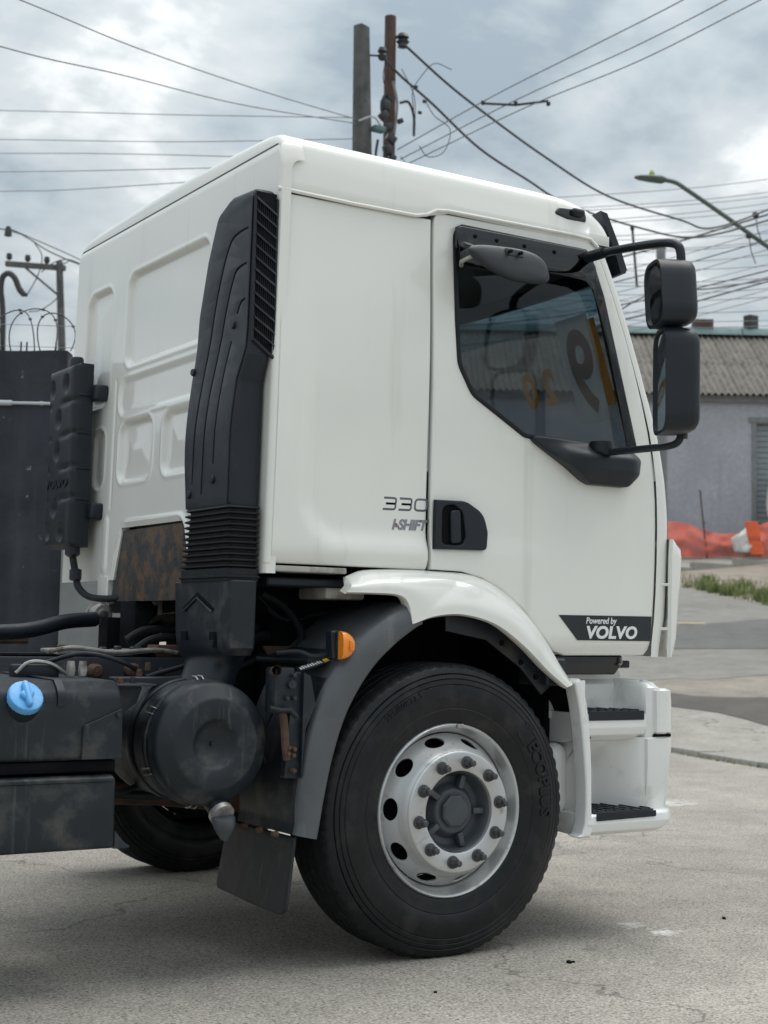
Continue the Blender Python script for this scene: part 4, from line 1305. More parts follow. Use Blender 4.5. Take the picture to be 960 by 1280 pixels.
# mudflap
fo = arc_corners([(0.515, 0.445), (0.555, 0.205, .03), (0.02, 0.195, .04), (0.03, 0.445)], 4)
link('mudflap', panel(fo, lambda u, v, w: Vector((-0.604 - w - 0.35 * (0.45 - v) * 0.35 - 0.012 * math.sin(u * 9) * (0.45 - v) * 3, u, v)), 0.012, 0.003, cuts_u=frange(0.05, 0.5, 14), cuts_v=frange(0.22, 0.42, 10)), 'flap', mg, smooth=50)
for y in (0.06, 0.17, 0.28):
    link('bolt', revolve([(0.0001, -0.022), (0.010, -0.020), (0.012, 0.0)], 8, 'x', (-0.662, y, 0.455)), 'rust', mg)

# --- cab tilt pump and bracket behind the wheel
br = link('tilt_bracket', panel(arc_corners([(-0.635, 0.988, .01), (-0.575, 0.975, .01), (-0.560, 0.88, .02), (-0.595, 0.80, .02), (-0.610, 0.74), (-0.612, 0.635, .006), (-0.665, 0.640, .006), (-0.655, 0.80)]), side(0.05), 0.035, 0.004), 'black_dusty', truck, wn_=True)
link('bracket_flange', panel(arc_corners([(-0.612, 0.985), (-0.585, 0.97), (-0.565, 0.88), (-0.600, 0.80), (-0.614, 0.64)][:]), side(0.015), 0.02, 0.002), 'black_dusty', br)
pb_ = link('pump_block', rbox((-0.675, 0.045, 0.925), (0.075, 0.07, 0.15), 0.008, 2), 'black_dusty', br)
link('pump_tube', tube([(-0.705, 0.03, 0.985), (-0.722, -0.02, 0.992)], 0.0165, 12, caps=False), 'rust', pb_)
link('pump_tube', tube([(-0.652, 0.02, 0.945), (-0.654, -0.005, 0.945)], 0.014, 12), 'rail', pb_)
link('release_lever', tube([(-0.735, 0.0, 0.87), (-0.70, -0.005, 0.862), (-0.665, -0.01, 0.862), (-0.640, -0.01, 0.840)], 0.009, 8), 'black', pb_)
link('rusty_link', tube(catmull([(-0.68, 0.01, 0.855), (-0.672, 0.01, 0.80), (-0.668, 0.01, 0.75), (-0.66, 0.01, 0.70)], 3), 0.014, 8), 'rust', pb_)
for x, z in ((-0.648, 0.975), (-0.645, 0.90), (-0.672, 0.90), (-0.660, 0.74), (-0.640, 0.735), (-0.662, 0.72), (-0.643, 0.715), (-0.64, 0.665)):
    link('bolt', revolve([(0.0001, -0.026), (0.007, -0.025), (0.008, 0.0)], 8, 'y', (x, 0.016, z)), 'rust' if z < 0.75 else 'rail', br)

# --- step unit
stp = empty('step_unit', (0.6, 0.0, 0.4)); stp.parent = truck
def L2(name, me, m, wn_=True, smooth=35):
    o = link(name, me, m, stp, smooth=smooth, wn_=wn_)
    o.matrix_parent_inverse = Matrix.Translation((-0.6, 0, -0.4))
    return o
# upright blade beside the wheel
bl = [(0.548, 0.952), (0.544, 0.930), (0.561, 0.862), (0.576, 0.77), (0.587, 0.677), (0.596, 0.58), (0.598, 0.494), (0.594, 0.43), (0.580, 0.392), (0.560, 0.383), (0.575, 0.376), (0.62, 0.376)]
bl2 = [(0.63, 0.40), (0.626, 0.50), (0.625, 0.60), (0.622, 0.676), (0.614, 0.77), (0.601, 0.862), (0.588, 0.91), (0.576, 0.952), (0.563, 0.963)]
L2('blade', panel([Vector(p) for p in bl + bl2], side(0.06), 0.07, 0.010, res=3), 'white_step')
# side wall of the box behind the blade, facing the tyre
L2('side_wall', panel(arc_corners([(0.05, 0.955), (0.40, 0.955), (0.40, 0.455, .02), (0.10, 0.44, .05), (0.05, 0.48)]), lambda u, v, w: Vector((0.640 - w * 1.0 + 0.05 * sstep(0.62, 0.80, v) * (u > .07), u, v)), 0.02, 0.004, cuts_v=frange(.5, .93, 16)), 'white_step')
L2('wheel_side_cover', rbox((0.585, 0.30, 0.58), (0.10, 0.36, 0.27), 0.05, 5), 'white_step')
# upper panel, first tread, riser, recess, second tread, base
def prism_x(pts, x0, x1, bev=0.012):
    """profile in (y, z) extruded along x"""
    return panel(arc_corners(pts, 4), lambda u, v, w: Vector((x0 + w, u, v)), x1 - x0, 0.004)
L2('upper_panel', panel(arc_corners([(0.60, 0.985, .01), (0.86, 0.992, .01), (0.985, 0.985, .02), (1.0, 0.945, .02), (1.0, 0.80), (0.60, 0.80)]), lambda u, v, w: Vector((u, 0.275 - w - 0.02 * sstep(0.955, 0.93, v), v)), 0.03, 0.008, cuts_v=frange(0.91, 0.97, 8)), 'white_step')
L2('panel_hole', revolve([(0.0001, -0.002), (0.015, -0.002), (0.0155, 0.0)], 20, 'y', (0.955, 0.217, 0.883)), 'dark_void', False)
sec1 = [(0.275, 0.832), (0.058, 0.832), (0.046, 0.822), (0.044, 0.775), (0.052, 0.748), (0.085, 0.728), (0.15, 0.715), (0.275, 0.712)]
L2('upper_step', prism_x([(a, b, .01) for a, b in sec1], 0.615, 0.955), 'white_step')
rec = []
for z in frange(0.435, 0.735, 14):
    row = []
    for x in frange(0.615, 1.03, 20):
        # concave niche: deep on the left, swinging out to the bumper on the right
        d = 0.24 - 0.20 * sstep(0.80, 0.955, x) - 0.02 * sstep(0.66, 0.62, x) * 4
        d -= 0.09 * sstep(0.60, 0.735, z) * (1 - sstep(0.80, 0.9, x))
        row.append(Vector((x, d, z)))
    rec.append(row)
L2('niche', loft(rec, closed=False), 'white_step', False, 60)
sec2 = [(0.28, 0.462), (0.004, 0.462), (-0.008, 0.452), (-0.012, 0.425), (-0.006, 0.396), (0.012, 0.382), (0.06, 0.376), (0.28, 0.385)]
bs = panel(arc_corners([(a, b, .008) for a, b in sec2], 4), lambda u, v, w: Vector((0.60 + w, u, v)), 0.468, 0.006)
# slice along x so that the front corner can curve
bm = bmesh.new(); bm.from_mesh(bs); bpy.data.meshes.remove(bs)
for c in frange(0.80, 1.065, 20):
    bmesh.ops.bisect_plane(bm, geom=bm.verts[:] + bm.edges[:] + bm.faces[:], plane_co=(c, 0, 0), plane_no=(1, 0, 0))
for v in bm.verts:
    k = sstep(0.965, 1.08, v.co.x)
    if v.co.y < 0.12: v.co.y += 0.050 * k * k
    v.co.z += 0.034 * sstep(0.95, 1.075, v.co.x) * (1 if v.co.z < 0.42 else 0)
L2('lower_step', from_bm(bm), 'white_step', False, 40)
# ribbed black treads
def tread(name, outline, z, front, hf):
    o = L2(name, panel(arc_corners(outline, 3), topf(z), 0.006, 0.002), 'black')
    f_ = L2('tread_front', panel(arc_corners(front[0], 3), side(front[1]), 0.004, 0.001), 'black')
    xs = [p[0] for p in outline]; ys = [p[1] for p in outline]
    x0, x1, y0, y1 = min(xs), max(xs), min(ys), max(ys)
    parts = []
    for k in range(7):
        x = x0 + 0.02 + (x1 - x0 - 0.05) * k / 6
        yy1 = y1 - 0.02 if x < x0 + (x1 - x0) * .6 else y1 - 0.02 - (y1 - y0) * .5 * (x - x0 - (x1 - x0) * .6) / ((x1 - x0) * .4)
        parts.append(rbox((x + 0.012, (y0 + yy1) / 2, z + 0.008), (0.006, (yy1 - y0) - 0.01, 0.006), 0.001, 1, None))
    for k in range(4):
        y = y0 + 0.02 + (y1 - y0 - .05) * k / 3
        ln = (x1 - x0 - .03) * (1 - 0.12 * k)
        parts.append(rbox((x0 + 0.012 + ln / 2, y, z + 0.007), (ln, 0.005, 0.005), 0.001, 1))
    L2('tread_rib', join(*parts), 'rail', False)
tread('upper_tread', [(0.645, 0.050, .006), (0.930, 0.050, .006), (0.930, 0.085), (0.86, 0.245, .02), (0.645, 0.245, .01)], 0.832,
      ([(0.650, 0.838, .004), (0.930, 0.838, .004), (0.930, 0.803, .004), (0.654, 0.803, .004)], 0.0455), 0.03)
tread('lower_tread', [(0.640, 0.0, .006), (0.945, 0.002, .006), (0.945, 0.05), (0.86, 0.225, .02), (0.640, 0.225, .01)], 0.462,
      ([(0.644, 0.468, .004), (0.942, 0.464, .006), (0.942, 0.441, .006), (0.646, 0.436, .004)], -0.0105), 0.035)
# bumper corner column, lamp cover and wrap-round
def plan_corner(x0, x1, y0, r, depth):
    pts = [Vector((x0, y0 + 0.03)), Vector((x0 + 0.006, y0 + 0.006)), Vector((x0 + 0.02, y0))]
    for k in range(9):
        a = PI / 2 * k / 8
        pts.append(Vector((x1 - r + r * math.sin(a), y0 + r - r * math.cos(a))))
    pts += [Vector((x1 + 0.03, depth)), Vector((x0, depth))]
    return pts
def column(zs_x, x0, y0, r, depth):
    return loft([[Vector((p.x, p.y, z)) for p in plan_corner(x0 + dx_, x1, y0 + dy_, r, depth)] for z, x1, dx_, dy_ in zs_x])
L2('bumper_column', column([(0.72, 1.02, 0, 0.012), (0.75, 1.03, 0, 0.0), (0.85, 1.03, 0.0, 0), (0.925, 1.03, 0.0, 0.0), (0.945, 1.02, 0.012, 0.02), (0.955, 1.0, 0.02, 0.05)], 0.935, 0.040, 0.05, 0.5), 'white_step', False, 40)
L2('lamp_cover', column([(0.748, 1.060, 0.008, 0.008), (0.756, 1.075, 0.0, 0.0), (0.85, 1.075, -0.002, 0.0), (0.915, 1.070, -0.004, 0.0), (0.924, 1.055, 0.006, 0.01)], 0.974, 0.018, 0.045, 0.40), 'white_step', False, 40)
L2('lamp_gap', rbox((1.02, 0.10, 0.742), (0.09, 0.13, 0.012), 0.002, 1), 'dark_void', False)
L2('bumper_corner', column([(0.462, 1.020, 0.0, 0.02), (0.50, 1.026, 0.0, 0.012), (0.56, 1.053, 0.0, 0.004), (0.62, 1.075, 0.0, 0.0), (0.70, 1.085, 0.0, 0.0), (0.730, 1.085, 0.0, 0.0), (0.736, 1.075, 0.006, 0.008)], 0.935, 0.028, 0.045, 0.5), 'white_step', False, 40)
L2('bumper_seam', tube(catmull([(1.083, 0.068, 0.70), (1.074, 0.066, 0.62), (1.052, 0.066, 0.56), (1.026, 0.066, 0.50), (1.020, 0.070, 0.468)], 5), 0.0045, 6), 'dark_void', False)
# bumper across the front
bf = []
for q in frange(-0.93, 0.93, 25):
    b = 0.10 * (1 - q * q)
    bf.append([Vector((x + b, YC + q * 1.02, z)) for x, z in ((1.02, 0.40), (1.06, 0.42), (1.09, 0.52), (1.095, 0.70), (1.085, 0.90), (1.03, 0.93), (0.98, 0.90), (0.98, 0.42))])
link('bumper', loft(bf), 'white_step', truck, smooth=40)
# black member between door and steps
link('under_door_member', panel(arc_corners([(0.50, 1.048), (0.925, 1.048, .01), (0.915, 1.005, .02), (0.885, 0.972, .02), (0.50, 0.972)]), side(0.30), 0.14, 0.008), 'black_gloss', truck, wn_=True)
link('hook', tube(catmull([(0.905, 0.15, 1.04), (0.907, 0.148, 1.022), (0.900, 0.148, 1.012), (0.892, 0.148, 1.016)], 3), 0.004, 6), 'zinc', truck)
link('hinge_block', rbox((0.99, 0.34, 1.01), (0.16, 0.12, 0.03), 0.006, 2), 'black', truck)
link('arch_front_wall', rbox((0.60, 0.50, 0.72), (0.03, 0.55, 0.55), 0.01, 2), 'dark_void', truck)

# --- air intake on the rear corner
snk = empty('air_intake', (XR, 0.3, 1.05)); snk.parent = truck
SNK = Matrix.Translation((-XR, -0.3, -1.05))
def L3(name, me, m, wn_=False, smooth=35):
    o = link(name, me, m, snk, smooth=smooth, wn_=wn_)
    o.matrix_parent_inverse = SNK
    return o
def intake_depth(z):
    return 0.083 + 0.034 * sstep(2.15, 1.75, z)
OUT = [(0.098, 2.612, .03), (0.285, 2.622, .05), (0.385, 2.580, .05), (0.452, 2.425, .08), (0.505, 2.226, .2), (0.520, 1.997, .2), (0.500, 1.70, .2), (0.470, 1.525), (0.125, 1.525), (0.130, 1.95, .05), (0.098, 2.04, .03)]
def shell(u, v, w):
    d = intake_depth(v)
    uu = u
    return Vector((XR + lean(v) - 0.003 - d * (w / 0.1), uu, v))
L3('intake_body', panel(arc_corners(OUT, 5), shell, 0.1, 0.022, cuts_u=frange(0.13, 0.5, 10), cuts_v=frange(1.55, 2.57, 26), res=4), 'black', False, 45)
# face plate with three pressed grooves left open
def slot(poly, wd_):
    pts = catmull([Vector(p) for p in poly], 6)
    Lf, Rt = [], []
    for i, p in enumerate(pts):
        d = (pts[min(i + 1, len(pts) - 1)] - pts[max(i - 1, 0)]).normalized(); n = Vector((-d.y, d.x))
        Lf.append(p + n * wd_ / 2); Rt.append(p - n * wd_ / 2)
    return Lf + Rt[::-1]
slots = [slot([(0.135, 2.478), (0.215, 2.472), (0.262, 2.452), (0.310, 2.375), (0.360, 2.24), (0.402, 2.05), (0.412, 1.90), (0.415, 1.62)], 0.009),
         slot([(0.135, 2.355), (0.190, 2.350), (0.222, 2.330), (0.262, 2.25), (0.302, 2.12), (0.330, 1.97), (0.335, 1.83), (0.338, 1.58)], 0.009),
         slot([(0.135, 2.232), (0.165, 2.225), (0.190, 2.19)], 0.009),
         slot([(0.222, 2.10), (0.243, 2.02), (0.252, 1.92), (0.255, 1.68)], 0.008)]
PL = [(0.112, 2.592, .02), (0.28, 2.604, .04), (0.372, 2.566, .05), (0.436, 2.420, .08), (0.489, 2.226, .2), (0.503, 1.997, .2), (0.484, 1.70, .2), (0.456, 1.535), (0.140, 1.535), (0.146, 1.96, .05), (0.112, 2.06, .03)]
L3('face_plate', panel(arc_corners(PL, 5), lambda u, v, w: Vector((XR + lean(v) - 0.003 - intake_depth(v) - w + 0.001, u, v)), 0.006, 0.002, holes=slots, cuts_v=frange(1.56, 2.55, 22)), 'black', False, 40)
for y, z in ((0.213, 2.155), (0.500, 2.03), (0.248, 1.625), (0.43, 1.585)):
    L3('clip', revolve([(0.0001, -0.006), (0.011, -0.006), (0.014, -0.002), (0.014, 0.006)], 16, 'x', (XR + lean(z) - 0.010 - intake_depth(z), y, z)), 'black')
# louvred grille on the side
gx0, gx1 = -0.783, XR + 0.010
L3('grille_back', panel([Vector((gx0, 2.10)), Vector((gx1, 2.045)), Vector((gx1, 2.598)), Vector((gx0, 2.598))], side(0.0985), 0.002, 0.0005), 'dark_void')
for k in range(12):
    z = 2.125 + 0.0405 * k
    me = pyd([(gx0, 0.096, z + 0.012), (gx1, 0.096, z - 0.048 + 0.012), (gx1, 0.084, z - 0.050), (gx0, 0.084, z - 0.002), (gx0, 0.096, z + 0.009), (gx1, 0.096, z - 0.048 + 0.009), (gx1, 0.084, z - 0.053), (gx0, 0.084, z - 0.005)],
             [(0, 1, 2, 3), (7, 6, 5, 4), (3, 2, 6, 7), (0, 4, 5, 1), (0, 3, 7, 4), (1, 5, 6, 2)], recalc=True)
    L3('louvre', me, 'rail', smooth=0)
vm = [tube([(gx0 + 0.008 + (gx1 - gx0 - 0.016) * k / 8, 0.095, 2.08), (gx0 + 0.008 + (gx1 - gx0 - 0.016) * k / 8, 0.095, 2.57)], 0.0012, 4) for k in range(9)]
L3('grille_mesh', join(*vm), 'black')
L3('grille_frame', join(tube([(gx0 - 0.003, 0.094, 2.085), (gx0 - 0.003, 0.094, 2.58)], 0.006, 6), tube([(gx1 + 0.002, 0.094, 2.04), (gx1 + 0.002, 0.094, 2.58)], 0.005, 6), tube([(gx0, 0.094, 2.09), (gx1, 0.094, 2.035)], 0.007, 6)), 'black')
# rubber bellows
bel = []
nb = 11
for k in range(nb * 4 + 1):
    ph = (k % 4)
    z = 1.535 - 0.215 * k / (nb * 4)
    g_ = 0.006 if ph in (1, 2) else -0.008
    if k < 2: g_ = 0.002
    t = k / (nb * 4)
    bel.append([Vector((p.x, p.y, z)) for p in rrect(-0.842 - g_, -0.729 + g_ * .5, 0.112 - g_, 0.452 + 0.03 * t + g_, 0.022, 3)])
L3('bellows', loft(bel), 'rubber', False, 25)
bel = [[Vector((p.x, p.y, z)) for p in rrect(-0.846 - g_, -0.725 + g_ * .5, 0.108 - g_, 0.484 + g_, 0.022, 3)] for z, g_ in ((1.322, 0), (1.300, 0), (1.298, 0.007), (1.293, 0.007), (1.291, 0.0), (1.280, 0.0))]
L3('bellows_cuff', loft(bel), 'rubber', False, 30)
# lower duct box
bx_ = [[Vector((p.x, p.y, z)) for p in rrect(-0.842 + a, -0.740, 0.095 + b, 0.530 + c, 0.014, 3)] for z, a, b, c in ((1.283, 0.004, 0.004, 0.0), (1.279, 0, 0, 0.004), (1.10, 0.004, 0.004, -0.004), (1.06, 0.008, 0.006, -0.01), (1.035, 0.02, 0.03, -0.06))]
L3('duct_box', loft(bx_), 'black_dusty', False, 35)
chev = [Vector(p) for p in ((0.455, 1.193), (0.340, 1.245), (0.212, 1.190), (0.222, 1.180), (0.340, 1.228), (0.446, 1.182))]
# chevron pressing: shade of the recess laid on as a dark strip, paler lower lip
L3('chevron_slot', panel(chev, rear(-0.8395), 0.004, 0.001), 'dark_void')
L3('chevron_lip', tube([(-0.845, 0.446, 1.180), (-0.845, 0.340, 1.226), (-0.845, 0.222, 1.178)], 0.0035, 6), 'rail')
for y in (0.440, 0.215):
    L3('notch', panel(arc_corners([(y - 0.022, 1.112, .006), (y + 0.022, 1.112, .006), (y + 0.022, 1.06), (y - 0.022, 1.06)], 3), rear(-0.836), 0.009, 0.001), 'dark_void')  # dark plates carry the shade of the two notches
el = catmull([(-0.79, 0.31, 1.06), (-0.80, 0.30, 1.00), (-0.83, 0.28, 0.93), (-0.87, 0.27, 0.86)], 5)
L3('elbow', tube(el, [0.125 - 0.035 * min(1, i / 6) for i in range(len(el))], 24), 'black', False, 60)
L3('elbow_clamp', revolve([(0.098, -0.012), (0.102, -0.010), (0.102, 0.010), (0.098, 0.012)], 28, 'z', (-0.845, 0.275, 0.925)), 'rail')

# --- round air filter housing, axis across the truck
fz, fx = 0.754, -0.905
can = empty('air_filter', (fx, 0.05, fz)); can.parent = truck
def L4(name, me, m, smooth=40):
    o = link(name, me, m, can, smooth=smooth)
    return o
body = [(0.0001, 0.46), (0.17, 0.46), (0.196, 0.44), (0.198, 0.115), (0.205, 0.11), (0.207, 0.10), (0.205, 0.088), (0.199, 0.084)]
L4('filter_body', revolve(body, 72, 'y'), 'black_dusty')
cap_ = [(0.199, 0.084), (0.2005, 0.06), (0.199, 0.03), (0.1945, 0.018), (0.187, 0.012), (0.150, -0.012), (0.146, -0.0155), (0.140, -0.017), (0.085, -0.015), (0.078, -0.011), (0.070, 0.0), (0.045, 0.014), (0.0001, 0.019)]
L4('filter_cap', revolve(cap_, 72, 'y'), 'black_dusty')
L4('cap_pip', revolve([(0.0001, 0.010), (0.006, 0.011), (0.008, 0.02)], 12, 'y'), 'black')
for a in (150, 205, 262, 95, 30):
    c, s_ = math.cos(R(a)), math.sin(R(a))
    p = lambda r_, y_, da=0.0: (r_ * math.cos(R(a) + da), y_, r_ * math.sin(R(a) + da))
    L4('cap_clip', join(tube([p(0.203, 0.075, -.05), p(0.213, 0.09, -.05), p(0.214, 0.115, -.05), p(0.206, 0.13, 0), p(0.214, 0.115, .05), p(0.213, 0.09, .05), p(0.203, 0.075, .05)], 0.0028, 6)), 'zinc')
# dust valve: clamp ring and duck-bill
dv = catmull([(0.025, 0.075, -0.175), (0.030, 0.035, -0.200), (0.034, 0.005, -0.222)], 4)
L4('valve_neck', tube(dv, 0.034, 20), 'black_dusty')
ring = tube([Vector((0.033, 0.012, -0.217)), Vector((0.035, -0.004, -0.228))], 0.041, 24)
L4('valve_clamp', ring, 'zinc')
dk = []
for s, t_, sq in ((0.040, 0.0, 1.0), (0.041, 0.2, 1), (0.036, 0.45, .8), (0.028, 0.7, .5), (0.016, 0.92, .25), (0.006, 1.0, .2)):
    c = Vector((0.035, -0.006, -0.229)) + Vector((0.004, -0.012, -0.075)) * t_
    dk.append([c + Vector((s * math.cos(a), s * sq * math.sin(a) * .8, s * .35 * math.sin(a))) for a in frange(0, 2 * PI, 21)[:-1]])
L4('dust_valve', loft(dk), 'hub')
# band and bracket holding the filter
L4('filter_band', revolve([(0.1995, 0.20), (0.2025, 0.205), (0.2025, 0.245), (0.1995, 0.25)], 72, 'y'), 'rail')
L4('filter_bracket', rbox((-0.10, 0.26, 0.19), (0.30, 0.06, 0.03), 0.004, 1), 'rail')
link('scratched_patch', None or revolve([(0.0, 0), (0.0001, 0)], 3), 'rail', can) if False else None

# --- twin side boxes behind the wheel: reagent tank above, battery box below
tk = empty('reagent_tank', (-1.6, 0.05, 0.7)); tk.parent = truck
TK = Matrix.Translation((1.6, -0.05, -0.7))
def L5(name, me, m, wn_=True, smooth=35):
    o = link(name, me, m, tk, smooth=smooth, wn_=wn_)
    o.matrix_parent_inverse = TK
    return o
def tank_sec(x, sh):
    return [Vector((x, p.x, p.y)) for p in arc_corners([(0.05 + sh, 0.715 + sh, .02), (0.05 + sh, 0.918 - sh, .05), (0.095 + sh, 0.955 - sh, .03), (0.62, 0.960 - sh, .03), (0.62, 0.715 + sh, .02)], 5)]
L5('tank_body', loft([tank_sec(-2.55, 0.012), tank_sec(-2.54, 0.0), tank_sec(-1.235, 0.0), tank_sec(-1.226, 0.004), tank_sec(-1.222, 0.012)]), 'black_dusty', False, 40)
for x in (-1.42, -2.1):
    L5('strap', loft([[Vector((x + d, p.x, p.y)) for p in arc_corners([(0.046, 0.88), (0.046, 0.922, .05), (0.093, 0.9605, .03), (0.60, 0.9655)], 5)] for d in (-0.012, 0.012)], closed=False), 'black_dusty', False)
L5('end_flap', panel(arc_corners([(-1.352, 0.718), (-1.349, 0.82, .012), (-1.225, 0.872, .006), (-1.222, 0.718)], 3), side(0.052), 0.010, 0.003), 'black_dusty')
L5('bolt', revolve([(0.0001, -0.02), (0.007, -0.019), (0.008, 0.0)], 8, 'y', (-1.240, 0.05, 0.852)), 'rail', False)
# blue filler cap on a sloping neck
nrm = Vector((0.05, -0.78, 0.60)).normalized()
capc = Vector((-1.535, 0.060, 0.897))
def cap_m(prof, seg, wavy=0):
    me = revolve(prof, seg, 'z', mod=(lambda j, k: (0.0012 if k % 2 else 0) if wavy and 1 <= j <= 3 else 0))
    q = nrm.to_track_quat('Z', 'Y').to_matrix()
    for v in me.vertices: v.co = q @ v.co + capc
    return me
L5('filler_neck', cap_m([(0.058, -0.05), (0.056, -0.01), (0.050, 0.0), (0.0001, 0.0)], 32), 'rubber', False)
fc = L5('filler_cap', cap_m([(0.050, 0.001), (0.0535, 0.004), (0.0535, 0.022), (0.051, 0.027), (0.046, 0.029), (0.0001, 0.029)], 48, 1), 'blue', False, 30)
q = nrm.to_track_quat('Z', 'Y').to_matrix()
g1 = rbox((0, 0, 0.037), (0.028, 0.088, 0.022), 0.009, 3)
for v in g1.vertices:
    v.co.x *= 1.0 - 0.35 * sstep(0.0, 0.045, abs(v.co.y)); v.co = q @ v.co + capc
L5('cap_grip', g1, 'blue', False, 40)
g2 = rbox((0, 0, 0.034), (0.040, 0.034, 0.018), 0.008, 3, Matrix.Rotation(R(45), 3, 'Z'))
for v in g2.vertices: v.co = q @ v.co + capc
L5('cap_grip', g2, 'blue', False, 40)
L5('tank_ledge', rbox((-1.88, 0.34, 0.695), (1.30, 0.54, 0.036), 0.006, 2), 'dark_void', False)
L5('hose_fitting', tube(catmull([(-1.47, 0.33, 0.97), (-1.43, 0.32, 1.005), (-1.36, 0.32, 1.0), (-1.30, 0.33, 0.965)], 4), 0.006, 6), 'zinc', False)
L5('valve_block', rbox((-1.40, 0.36, 0.975), (0.15, 0.06, 0.045), 0.008, 2), 'black', False)
bb = link('battery_box', loft([[Vector((x, p.x, p.y)) for p in arc_corners([(0.04 + sh, 0.447 + sh, .012), (0.04 + sh, 0.668 - sh, .02), (0.62, 0.668 - sh, .02), (0.62, 0.447 + sh, .012)], 3)] for x, sh in ((-2.55, 0.008), (-2.54, 0), (-1.248, 0.0), (-1.240, 0.006), (-1.238, 0.012))]), 'black_dusty', truck, smooth=40)
link('box_bead', tube([(-2.5, 0.038, 0.655), (-1.25, 0.038, 0.655)], 0.006, 6), 'black_dusty', bb)
link('end_bracket', panel(arc_corners([(-1.235, 0.50), (-1.20, 0.46), (-1.185, 0.452), (-1.185, 0.444), (-1.235, 0.444)], 3), side(0.08), 0.03, 0.002), 'rail', bb)

# bracket and rusty bolts between tank and filter
tb = link('tank_bracket', panel(arc_corners([(-1.225, 0.935), (-1.10, 0.935, .01), (-1.12, 0.88), (-1.165, 0.85), (-1.185, 0.74, .01), (-1.215, 0.74)], 3), side(0.20), 0.02, 0.003), 'rail', truck)
link('shelf', panel(arc_corners([(-1.26, 0.10), (-1.08, 0.12), (-1.06, 0.30), (-1.26, 0.30)], 3), topf(0.936), 0.006, 0.001), 'rail', tb)
link('rust_lug', rbox((-1.195, 0.17, 0.875), (0.03, 0.03, 0.07), 0.006, 2), 'rust', tb)
link('rust_lug', rbox((-1.195, 0.17, 0.78), (0.025, 0.02, 0.08), 0.006, 2), 'rail', tb)

# --- chassis
def rail_sec(x, y, s):
    return [Vector((x, y + s * a, b)) for a, b in ((0, 0.76), (0, 1.005), (0.004, 1.012), (0.075, 1.012), (0.075, 1.004), (0.008, 1.004), (0.008, 0.768), (0.075, 0.768), (0.075, 0.76))]
for y, s in ((0.72, 1), (1.50, -1)):
    link('chassis_rail', loft([rail_sec(-4.6, y, s), rail_sec(0.9, y, s)]), 'rail', truck, smooth=30)
for x in (-2.4, -1.6, -1.0):
    link('cross_member', rbox((x, 1.11, 0.88), (0.10, 0.70, 0.14), 0.01, 2), 'rail', truck)
for x, z in ((-1.06, 0.965), (-0.92, 0.968)):
    link('frame_bolt', join(revolve([(0.0001, -0.05), (0.018, -0.048), (0.026, -0.035), (0.026, 0.0)], 14, 'y', (x, 0.72, z))), 'rust', truck)
for x in (-0.80, -0.68, -1.2):
    link('frame_bolt', revolve([(0.0001, -0.022), (0.012, -0.020), (0.015, 0.0)], 10, 'y', (x, 0.72, 0.965)), 'rail', truck)
# suspension, axle and gearbox under the frame
link('front_axle', tube(catmull([(0, 0.30, 0.50), (-0.02, 0.55, 0.44), (-0.02, 1.1, 0.38), (-0.02, 1.7, 0.44), (0, 2.02, 0.50)], 5), 0.07, 14), 'axle', truck)
for y in (0.76, 1.46):
    link('leaf_spring', loft([[Vector((x, y + dy_, z + dz_)) for dy_, dz_ in ((-.04, -.03), (.04, -.03), (.04, .03), (-.04, .03))] for x, z in ((-0.85, 0.66), (-0.5, 0.56), (0.0, 0.52), (0.45, 0.57), (0.8, 0.68))]), 'rust' if y < 1 else 'axle', truck)
link('spring_hanger', rbox((-0.86, 0.72, 0.68), (0.10, 0.10, 0.22), 0.02, 2), 'axle', truck)
link('drag_link', tube([(-1.15, 0.95, 0.53), (-0.70, 0.92, 0.50), (-0.25, 0.60, 0.47)], 0.045, 14), 'axle', truck)
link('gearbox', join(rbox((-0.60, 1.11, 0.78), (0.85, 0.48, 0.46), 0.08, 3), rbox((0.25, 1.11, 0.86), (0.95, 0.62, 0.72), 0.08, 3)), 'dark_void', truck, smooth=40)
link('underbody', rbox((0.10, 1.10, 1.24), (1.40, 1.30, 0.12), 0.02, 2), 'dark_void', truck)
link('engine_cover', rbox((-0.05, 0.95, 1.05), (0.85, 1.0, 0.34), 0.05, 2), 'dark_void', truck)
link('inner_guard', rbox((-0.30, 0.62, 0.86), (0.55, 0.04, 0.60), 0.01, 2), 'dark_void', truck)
link('side_rail_cover', rbox((-0.28, 0.34, 1.285), (0.80, 0.40, 0.03), 0.006, 1), 'black', truck)
link('cab_beam', rbox((-0.36, 0.26, 1.262), (0.16, 0.20, 0.06), 0.01, 2), 'underside', truck)
link('rust_gusset', panel(arc_corners([(-0.56, 1.065), (-0.44, 1.065), (-0.475, 1.02), (-0.515, 1.0)], 2), side(0.40), 0.01, 0.002), 'rust', truck)
link('engine_pipe', tube(catmull([(-0.60, 0.55, 1.04), (-0.50, 0.52, 1.10), (-0.42, 0.50, 1.09), (-0.35, 0.45, 1.13)], 4), 0.022, 8), 'rubber', truck)
link('engine_pipe', tube(catmull([(-0.70, 0.62, 1.12), (-0.60, 0.55, 1.15), (-0.50, 0.55, 1.13)], 4), 0.018, 8), 'rail', truck)
# rusty steel plate in the rear cut-out
link('rusty_plate', panel(arc_corners([(1.432, 1.224), (1.352, 1.508, .01), (0.70, 1.514, .01), (0.66, 1.224)], 3), rear(XR + 0.012), 0.01, 0.002), 'rusty_plate', truck)
